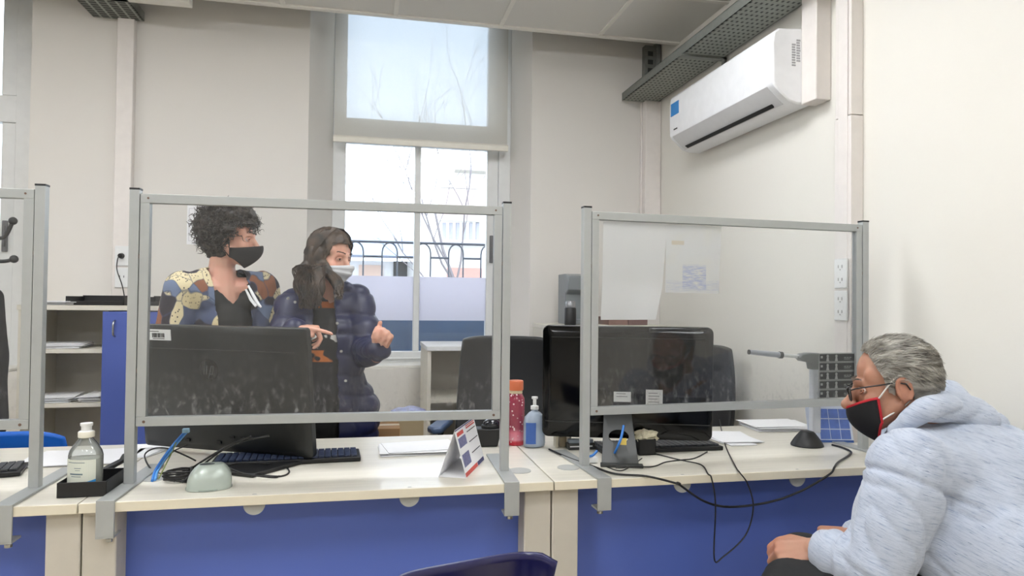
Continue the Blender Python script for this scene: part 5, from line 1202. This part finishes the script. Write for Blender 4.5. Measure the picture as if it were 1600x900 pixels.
# the man's chair
t = thing('plastic_chair', 'bright blue plastic chair under the seated man', 'chair', (1.47, 1.32, 0), atan2(fb.y, fb.x)-pi/2)
obj('seat', MB().prism([(-.22, -.20), (.22, -.20), (.23, .17), (.18, .23), (-.18, .23), (-.23, .17)], .385, .40), BLUECH, t, bevel=.006)
def P(u, v): a = 2*u-1; return V((a*.22*(1-.1*v), -.235-.06*v+.03*a*a, .40+.36*v))
obj('backrest', MB().grid(P, 20, 16), BLUECH, t, solid=.008, smooth=60)
for sx in (-1, 1):
    for sy in (-1, 1): obj('leg', MB().tube([(sx*.17, sy*.15, .385), (sx*.20, sy*.20, 0)], .011, 8), STEEL, t, smooth=40)

# ------------------------------------------------------------------ standing women
def woman(nm_lab, hc, hf, hup, torso_f, N, hipc, SLs, SRs, ELs, ERs, WLs, WRs, hands, k=1.0):
    o = V((hipc.x, hipc.y, 0)); p = thing('person', nm_lab, 'person', tuple(o)); H = fr(hc, hf, hup) @ Matrix.Diagonal((k, k, k, 1))
    tf = V(torso_f).normalized(); tl = V((0, 0, 1)).cross(tf); CHs = N+(hipc-N)*.42-tf*.0
    HPs = (hipc+tl*.078, hipc-tl*.078); KN = (hipc+tl*.09+tf*.02+V((0, 0, -.40)), hipc-tl*.09+tf*.02+V((0, 0, -.40))); AN = (V((KN[0].x, KN[0].y, .09)), V((KN[1].x, KN[1].y, .09)))
    toes = [a+tf*.14-V((0, 0, .05)) for a in AN]
    b = Blob(); bodyprims(b, N, H, CHs, hipc, SLs, SRs, ELs, ERs, WLs, WRs, HPs, KN, AN, toes, .88, .82); head(b, H, False, .96)
    for h in hands: hand(b, *h)
    blob_obj('body', b, SKINF, p, o, .0048, 3, headfn(H)); global SKIN; SKIN = SKINF; eyes(H, p, o)
    b = Blob()
    for Hh, K, A in zip(HPs, KN, AN): b.chain([(Hh, .098), (K, .070), (A+V((0, 0, .01)), .060)])
    b.c(HPs[0], .10, HPs[1], .10); b.c(hipc, .12, hipc+V((0, 0, .08)), .12); blob_obj('trousers', b, TROU, p, o, .01, 3, folds(.006, 10, (0, 0, 1), 7))
    for A, T in zip(AN, toes): b = Blob(); b.c(A+V((0, 0, -.04)), .042, T, .035); blob_obj('shoe', b, BLACK, p, o, .008, 3)
    return p, o, H, CHs, tf, tl
BROW = HCURL
# woman with curly hair and patterned cardigan
hc = at(362, 371, zc=2.88); hip = V((hc.x-.06, hc.y+.05, .84)); Nn = at(346, 428, zc=2.88)
tf1 = V((.72, -.69, 0)).normalized(); tl1 = V((0, 0, 1)).cross(tf1)
SLw, SRw = at(408, 452, zc=3.00), at(288, 452, zc=2.76)
ELw, ERw = at(428, 560, zc=3.0), at(262, 560, zc=2.74); WLw, WRw = at(400, 620, zc=2.80), at(300, 640, zc=2.62)
hnd = [(fr(WLw, (WLw-ELw), (0, 0, 1)), 1, [(25, 20, 15)]*4, [(.045, .05, -.01), (.052, .08, -.015), (.05, .1, -.02)], .92), (fr(WRw, (WRw-ERw), (0, 0, 1)), -1, [(25, 20, 15)]*4, [(.045, .05, -.01), (.052, .08, -.015), (.05, .1, -.02)], .92)]
p, o, H, CHs, tf, tl = woman('standing woman with dark curly hair, black mask and leaf patterned cardigan', hc, (.985, -.10, -.06), (.04, 0, 1), tf1, Nn, hip, SLw, SRw, ELw, ERw, WLw, WRw, hnd, .98)
W1, O1, H1 = p, o, H
k = NT('cardigan_leaf_print'); o_ = k.obj((1, 1, .8)); wr = k.n('TexNoise'); wr.inputs['Scale'].default_value = 6; k.l(o_, wr.inputs['Vector']); mv = k.n('Mix', data_type='RGBA', blend_type='ADD'); mv.inputs[0].default_value = .12; k.l(o_, mv.inputs[6]); k.l(wr.outputs['Color'], mv.inputs[7])
vo = k.n('TexVoronoi'); vo.inputs['Scale'].default_value = 17; k.l(mv.outputs[2], vo.inputs['Vector']); ss = k.n('SeparateColor'); k.l(vo.outputs['Color'], ss.inputs[0])
base_ = k.ramp(ss.outputs[0], [(0, srgb((74, 84, 112))), (.16, srgb((216, 202, 164))), (.50, srgb((48, 44, 52))), (.62, srgb((108, 122, 150))), (.76, srgb((142, 92, 66))), (.88, srgb((208, 192, 150)))], 'CONSTANT')
vd = k.n('TexVoronoi'); vd.inputs['Scale'].default_value = 95; k.l(o_, vd.inputs['Vector']); dt = k.ramp(vd.outputs['Distance'], [(.22, (1, 1, 1, 1)), (.30, (0, 0, 0, 1))]); isy = k.ramp(ss.outputs[0], [(0, (0, 0, 0, 1)), (.16, (1, 1, 1, 1)), (.5, (0, 0, 0, 1)), (.88, (.6, .6, .6, 1))], 'CONSTANT')
ve = k.n('TexVoronoi'); ve.feature = 'DISTANCE_TO_EDGE'; ve.inputs['Scale'].default_value = 17; k.l(mv.outputs[2], ve.inputs['Vector']); ed = k.ramp(ve.outputs['Distance'], [(.02, (1, 1, 1, 1)), (.05, (0, 0, 0, 1))])
c1 = k.mix(k.mix(1.0, dt, isy, 'MULTIPLY'), base_, srgb((60, 56, 64))); k.base(k.mix(k.mix(.6, (0, 0, 0, 1), ed), c1, srgb((66, 74, 100)))); k.b.inputs['Roughness'].default_value = .85; CARD = k.m
def upper(fat, SLs, SRs, ELs, ERs, WLs, WRs, N, CHs, hip, r0, tfl, bottom=0, cuffr=.04, sleeves=True, neckr=.07, hem=.13, drop=.0):
    b = Blob(); b.c(N+V((0, 0, -.045)), neckr, CHs, .125*fat); b.c(CHs, .135*fat, hip+V((0, 0, .05)), .130*fat); b.c(hip+V((0, 0, .06)), .135*fat, hip+V((0, 0, -bottom)), hem)
    _t = V((0, 0, 1)).cross(tfl)*.075; b.c(hip-_t+V((0, 0, -.02)), .118*fat, hip+_t+V((0, 0, -.02)), .118*fat); b.c(hip-_t+V((0, 0, -bottom)), .118*fat, hip+_t+V((0, 0, -bottom)), .118*fat)
    b.c(CHs+V((0, 0, .06)), .10*fat, SLs, r0); b.c(CHs+V((0, 0, .06)), .10*fat, SRs, r0)
    b.c(N+V((0, 0, -.05)), neckr*.8, SLs, r0*.85); b.c(N+V((0, 0, -.05)), neckr*.8, SRs, r0*.85)
    b.c(N+V((0, 0, -.01)), neckr*.66, SLs+V((0, 0, .02)), r0*.62); b.c(N+V((0, 0, -.01)), neckr*.66, SRs+V((0, 0, .02)), r0*.62)
    if sleeves:
        for S, E, W in ((SLs, ELs, WLs), (SRs, ERs, WRs)): b.chain([(S, r0), ((S+E)/2, r0*.95), (E, r0*.86), (E+(W-E)*.5, r0*.76), (W-(W-E).normalized()*.01, cuffr)])
    return b
# black top
TOPB = mat('top_black', (30, 31, 30), .8, vary=.1, scale=50); nn = Nn.copy()
def neckcut(c, N, tfl, depth=.10, wd=.075):
    d = c-N; f_ = d.dot(tfl); x = d.dot(V((0, 0, 1)).cross(tfl)); return (f_ > 0 and d.z > -depth+abs(x)*(depth/wd)*.9 and d.z > -depth) or d.z > .012
bt = upper(.98, SLw, SRw, ELw, ERw, WLw, WRw, Nn, CHs, hip, .062, tf1, .05, sleeves=False); blob_obj('top', bt, TOPB, W1, O1, .0075, 4, folds(.004, 12, (0, 0, 1), 2), cut=lambda c: neckcut(c, nn, tf1, .125, .095), solid=.002)
bt = upper(1.12, SLw, SRw, ELw, ERw, WLw, WRw, Nn, CHs, hip, .082, tf1, .12, .05, hem=.15)
def open_front(c, N, tfl, tll, w0, w1, shift=0):
    d = c-N; f_ = d.dot(tfl); x = d.dot(tll)-shift; ww = w0+(w1-w0)*min(1, max(0, -d.z/.45)); return (f_ > .0 and abs(x) < ww) or d.z > .028
blob_obj('cardigan', bt, CARD, W1, O1, .0075, 4, folds(.010, 9, (0, 0, 1), 5), cut=lambda c: open_front(c, nn, tf1, tl1, .072, .085) and (c-nn).to_2d().length < .26, solid=.004)
# ribbon badge
bp_ = at(398, 470, zc=2.70); q = MB(); 
for pts in ([(388, 446), (396, 462), (404, 476), (408, 480)], [(384, 452), (392, 468), (400, 478), (405, 474)]):
    q.tube([at(a, b_, zc=2.745) for a, b_ in pts], [.004, .007, .007, .004], 6)
wobj('ribbon_badge', q, PAPER, W1, O1, smooth=60)
facemask(H1, mat('mask_black_plain', (30, 30, 32), .75), W1, O1, -.026, -.128, (.132, .148, .062), .07, side_y=.014, w_=.070)
# curly hair
b = Blob(); scalp(b, H1, 1.02, .022); b.e((0, -.045, -.015), (.092, .075, .085), M=H1); b.e((0, -.06, .03), (.100, .080, .090), M=H1); b.e((0, .045, .095), (.070, .055, .040), M=H1); b.e((.055, .00, .05), (.045, .06, .06), M=H1); b.e((-.055, .00, .05), (.045, .06, .06), M=H1)
H1i = H1.inverted()
def cfn(c, n):
    p = H1i @ c; return c+n*(.022*noise.noise(p*22)+.012*noise.noise(p*48)+.002)
def curlcut(c): p = H1i @ c; return p.y > .045 and p.z < .052 or (p.y > .012 and p.z < .0+.5*(p.y-.012)) or (p.z < -.10)
hr = blob_obj('hair', b, HCURL, W1, O1, .006, 2, cfn, cut=curlcut, solid=.004)
rn = random.Random(11); mb = MB(); cnt = 0
while cnt < 1000:
    q = V((rn.gauss(0, 1), rn.gauss(0, 1), rn.gauss(0, 1))).normalized(); g_ = rn.uniform(.98, 1.13); c = V((q.x*.098*g_, q.y*.105*g_-.025, q.z*.098*g_+.036))
    if q.z < -.85 or (c.y > .04 and c.z < .055) or (c.y > .01 and c.z < .01): continue
    if c.z < .0: c.y = min(c.y, -.01)
    L = rn.uniform(.03, .06); rad = rn.uniform(.005, .011); d = (q+V((rn.uniform(-.8, .8), rn.uniform(-.8, .8), rn.uniform(-1.0, .3)))).normalized(); a1 = d.orthogonal().normalized(); a2 = d.cross(a1); ph = rn.uniform(0, 6); tn = rn.uniform(1.3, 2.6)
    mb.tube([H1 @ (c-q*.012+d*L*f_+(a1*cos(ph+f_*tn*6.28)+a2*sin(ph+f_*tn*6.28))*rad) for f_ in [i/14 for i in range(15)]], [.0016]*12+[.0012, .0009, .0004], 4); cnt += 1
wobj('curls', mb, HCURL, hr, O1, fix=False, smooth=60)

# woman with long hair and navy jacket
hc = at(515, 400, zc=2.88); hip = V((at(520, 560, zc=2.92).x, at(520, 560, zc=2.92).y, .80)); Nn = at(512, 452, zc=2.92); tf2 = V((.12, -.99, 0)).normalized(); tl2 = V((0, 0, 1)).cross(tf2)
SLw, SRw = at(556, 472, zc=2.96), at(458, 478, zc=2.88)
ELw, ERw = at(580, 556, zc=2.82), at(444, 548, zc=2.76); WLw, WRw = at(592, 548, zc=2.62), at(462, 513, zc=2.60)
ELw = at(572, 548, zc=2.86)
BROW = HLONG
Mf = fr(WLw, V((.25, -.35, .80)), V((.30, .80, .25)))     # left hand: fist towards camera, thumb up
MR = fr(WRw, V((.86, -.40, .02)), V((.1, -.1, 1)))       # right hand pointing right
hnd = [(Mf, 1, [(62, 70, 40), (74, 78, 40), (82, 80, 40), (88, 80, 40)], [(.034, .052, -.006), (.032, .082, .004), (.034, .112, .010)], .95),
       (MR, 1, [(8, 6, 4), (60, 60, 30), (68, 62, 30), (72, 60, 30)], [(.040, .050, -.010), (.040, .075, -.02), (.034, .094, -.026)], .95)]
p, o, H, CHs, tf, tl = woman('standing woman with long brown hair, white mask and navy puffer jacket, gesturing', hc, (.80, -.58, -.16), (.10, -.02, 1), tf2, Nn, hip, SLw, SRw, ELw, ERw, WLw, WRw, hnd, .95)
W2, O2, H2 = p, o, H; nn2 = Nn.copy()
k = NT('jumper_dark_print'); o_ = k.obj(); sp = k.n('SeparateXYZ'); k.l(o_, sp.inputs[0]); za = at(500, 472, zc=2.8).z; zb_ = at(500, 482, zc=2.8).z
c_ = k.mix(rng(sp.outputs[2], zb_, za, .004), srgb((30, 30, 32)), srgb((190, 104, 44))); z1_ = at(500, 548, zc=2.8).z; z2_ = at(500, 566, zc=2.8).z
blot = k.ramp(k.noise(k.obj((1, 1, 1), (0, 0, 0)), 26, 1), [(.50, (0, 0, 0, 1)), (.54, (1, 1, 1, 1))]); z3, z4 = at(500, 545, zc=2.8).z, at(500, 524, zc=2.8).z
c_ = k.mix(mul(rng(sp.outputs[2], z2_, z1_, .004), k.ramp(k.noise(k.obj(), 18, 1), [(.46, (0, 0, 0, 1)), (.52, (1, 1, 1, 1))])), c_, srgb((206, 118, 56))); c_ = k.mix(mul(rng(sp.outputs[2], z3, z4, .004), blot), c_, srgb((222, 220, 214))); k.base(c_); k.b.inputs['Roughness'].default_value = .85
bt = upper(.98, SLw, SRw, ELw, ERw, WLw, WRw, Nn, CHs, hip, .060, tf2, .05, sleeves=False); blob_obj('jumper', bt, k.m, W2, O2, .0075, 4, folds(.004, 12, (0, 0, 1), 2), cut=lambda c: neckcut(c, nn2, tf2, .045, .06), solid=.002)
NAVYJ = mat('jacket_navy_nylon', (25, 31, 70), .42, vary=.12, scale=14, bump=.1)
bt = upper(1.10, SLw, SRw, ELw, ERw, WLw, WRw, Nn, CHs, hip, .078, tf2, .10, .047, neckr=.085, hem=.17)
bt.chain([(Nn+tl2*.075+tf2*.03+V((0, 0, .005)), .026), (Nn+tl2*.06-tf2*.05+V((0, 0, .02)), .03), (Nn-tf2*.085+V((0, 0, .02)), .03), (Nn-tl2*.06-tf2*.05+V((0, 0, .02)), .03), (Nn-tl2*.075+tf2*.03+V((0, 0, .005)), .026)])
def puff(c, n):
    q = c.z/.085+.25*noise.noise(c*7); r = abs(sin(q*pi))**.6; c = c+n*(.012*(r-.7)); return folds(.009, 12, (1, 0, 0), 6)(c, n)
jk = blob_obj('jacket', bt, NAVYJ, W2, O2, .0075, 4, puff, cut=lambda c: open_front(c, nn2, tf2, tl2, .036, .060, -.02) and abs((c-nn2).dot(tl2)+.02) < .07 and (c-nn2).dot(tf2) > .02, solid=.006)
q = MB()
for (a, b_) in ((450, 466), (461, 472), (527, 505), (533, 549), (540, 595)): q.cyl(at(a, b_, zc=2.765), at(a, b_, zc=2.755), .006, n=12)
wobj('snap_buttons', q, STEEL, jk, O2)
facemask(H2, mat('mask_white', (226, 228, 232), .75), W2, O2, -.022, -.122, (.128, .142, .064), .07, side_y=.014, pleats=3, w_=.068)
# long hair
H2i = H2.inverted()
b = Blob(); scalp(b, H2, 1.0, .010)
for s in (-1, 1): b.e((s*.080, -.020, -.014), (.028, .050, .060), M=H2)
# falls behind and over the right shoulder to the chest
RS = [(H2 @ V((-.050, -.03, .04)), .050), (H2 @ V((-.055, -.045, -.03)), .048), (at(483, 424, zc=2.83), .048), (at(476, 445, zc=2.80), .048), (at(482, 462, zc=2.765), .036), (at(486, 472, zc=2.75), .022)]
b.chain(RS); b.chain([(H2 @ V((-.05, -.08, .0)), .05), (at(490, 425, zc=2.93), .06), (at(488, 455, zc=2.98), .045)]); b.chain([(H2 @ V((.076, -.02, .0)), .02), (at(526, 440, zc=2.80), .026), (at(530, 458, zc=2.77), .016)])
b.chain([(H2 @ V((-.066, .022, .02)), .02), (at(497, 424, zc=2.78), .028), (at(498, 452, zc=2.75), .026), (at(498, 470, zc=2.75), .012)])
def lfn(c, n): p = c*70; return c+n*(.0035*noise.noise(V((p.x, p.y, p.z*.12)))+.0015*noise.noise(V((p.x*2.4, p.y*2.4, p.z*.2))))
def lcut(c): p = H2i @ c; return (p.y > .052 and p.z < .062 and abs(p.x) < .06 and p.z > -.13) or (p.y > .03 and abs(p.x) < .062 and -.12 < p.z < .03)
hr = blob_obj('hair', b, HLONG, W2, O2, .005, 3, lfn, cut=lcut, solid=.003)
mb = MB(); rn = random.Random(21)
for i in range(520):
    sd = rn.random(); th = rn.uniform(-.95, .95)
    # root at the crown parting, drawn over the skull and down
    a = rn.uniform(-2.4, -.2) if sd < .62 else (rn.uniform(.3, 1.0))
    if sd < .62: cen = [at(rn.uniform(462, 505), 415, zc=rn.uniform(2.76, 2.90)), at(rn.uniform(460, 504), 440, zc=rn.uniform(2.735, 2.86)), at(rn.uniform(466, 503), rn.uniform(462, 484), zc=rn.uniform(2.715, 2.78))]; sx = -1
    else: cen = [at(rn.uniform(522, 533), 434, zc=rn.uniform(2.775, 2.82)), at(rn.uniform(522, 536), rn.uniform(450, 470), zc=rn.uniform(2.75, 2.79))]; sx = 1
    ya = rn.uniform(-.09, .05) if sx < 0 else rn.uniform(-.05, .03)
    r1 = H2 @ V((sx*.012, ya*.6+.01, .128)); r2 = H2 @ V((sx*.060, ya, .098)); r3 = H2 @ V((sx*.095, ya*.8-.01, .035)); r4 = H2 @ V((sx*.101, ya*.6-.014, -.02))
    mb.tube(spline([r1, r2, r3, r4]+cen, 4), .0014, 3)
for i in range(170):
    f_ = rn.random(); y = .02+.05*f_
    q = [H2 @ V((-.010, y+.01, .118-.028*f_)), H2 @ V((-.045, y+.012, .088-.02*f_)), H2 @ V((-.072, y*.75+.006, .035)), H2 @ V((-.076-.006*rn.random(), y*.5+.006, -.03)), at(rn.uniform(492, 506), 432, zc=rn.uniform(2.75, 2.79)), at(rn.uniform(486, 504), rn.uniform(455, 482), zc=rn.uniform(2.715, 2.76))]
    mb.tube(spline(q, 4), .0014, 3)
    if i < 70: q = [H2 @ V((.010, y+.01, .118-.028*f_)), H2 @ V((.040, y+.012, .090-.02*f_)), H2 @ V((.070, y*.6+.006, .035)), H2 @ V((.078, y*.4, -.03)), at(rn.uniform(528, 538), rn.uniform(440, 462), zc=rn.uniform(2.78, 2.80))]; mb.tube(spline(q, 4), .0014, 3)
wobj('hair_strands', mb, HLONG, hr, O2, fix=False, smooth=60)

# ------------------------------------------------------------------ coat hanging on the rack at the left edge
cx_, cy_ = RACK.x+.02, RACK.y-.10
t = thing('coat', 'black coat hanging on the coat rack at the left picture edge', 'coat', (cx_, cy_, 0)); b = Blob()
b.chain([(V((cx_, cy_+.045, 1.36)), .03), (V((cx_-.02, cy_, 1.26)), .055), (V((cx_-.02, cy_, 1.0)), .085), (V((cx_-.01, cy_, .72)), .105)])
b.chain([(V((cx_+.03, cy_, 1.24)), .04), (V((cx_+.055, cy_-.01, 1.0)), .045), (V((cx_+.062, cy_-.01, .74)), .045)]); b.chain([(V((cx_-.06, cy_, 1.24)), .04), (V((cx_-.10, cy_-.01, 1.0)), .045), (V((cx_-.11, cy_-.01, .74)), .045)])
blob_obj('coat_cloth', b, TROU, t, (cx_, cy_, 0), .008, 3, folds(.014, 14, (0, 0, 1), 2))
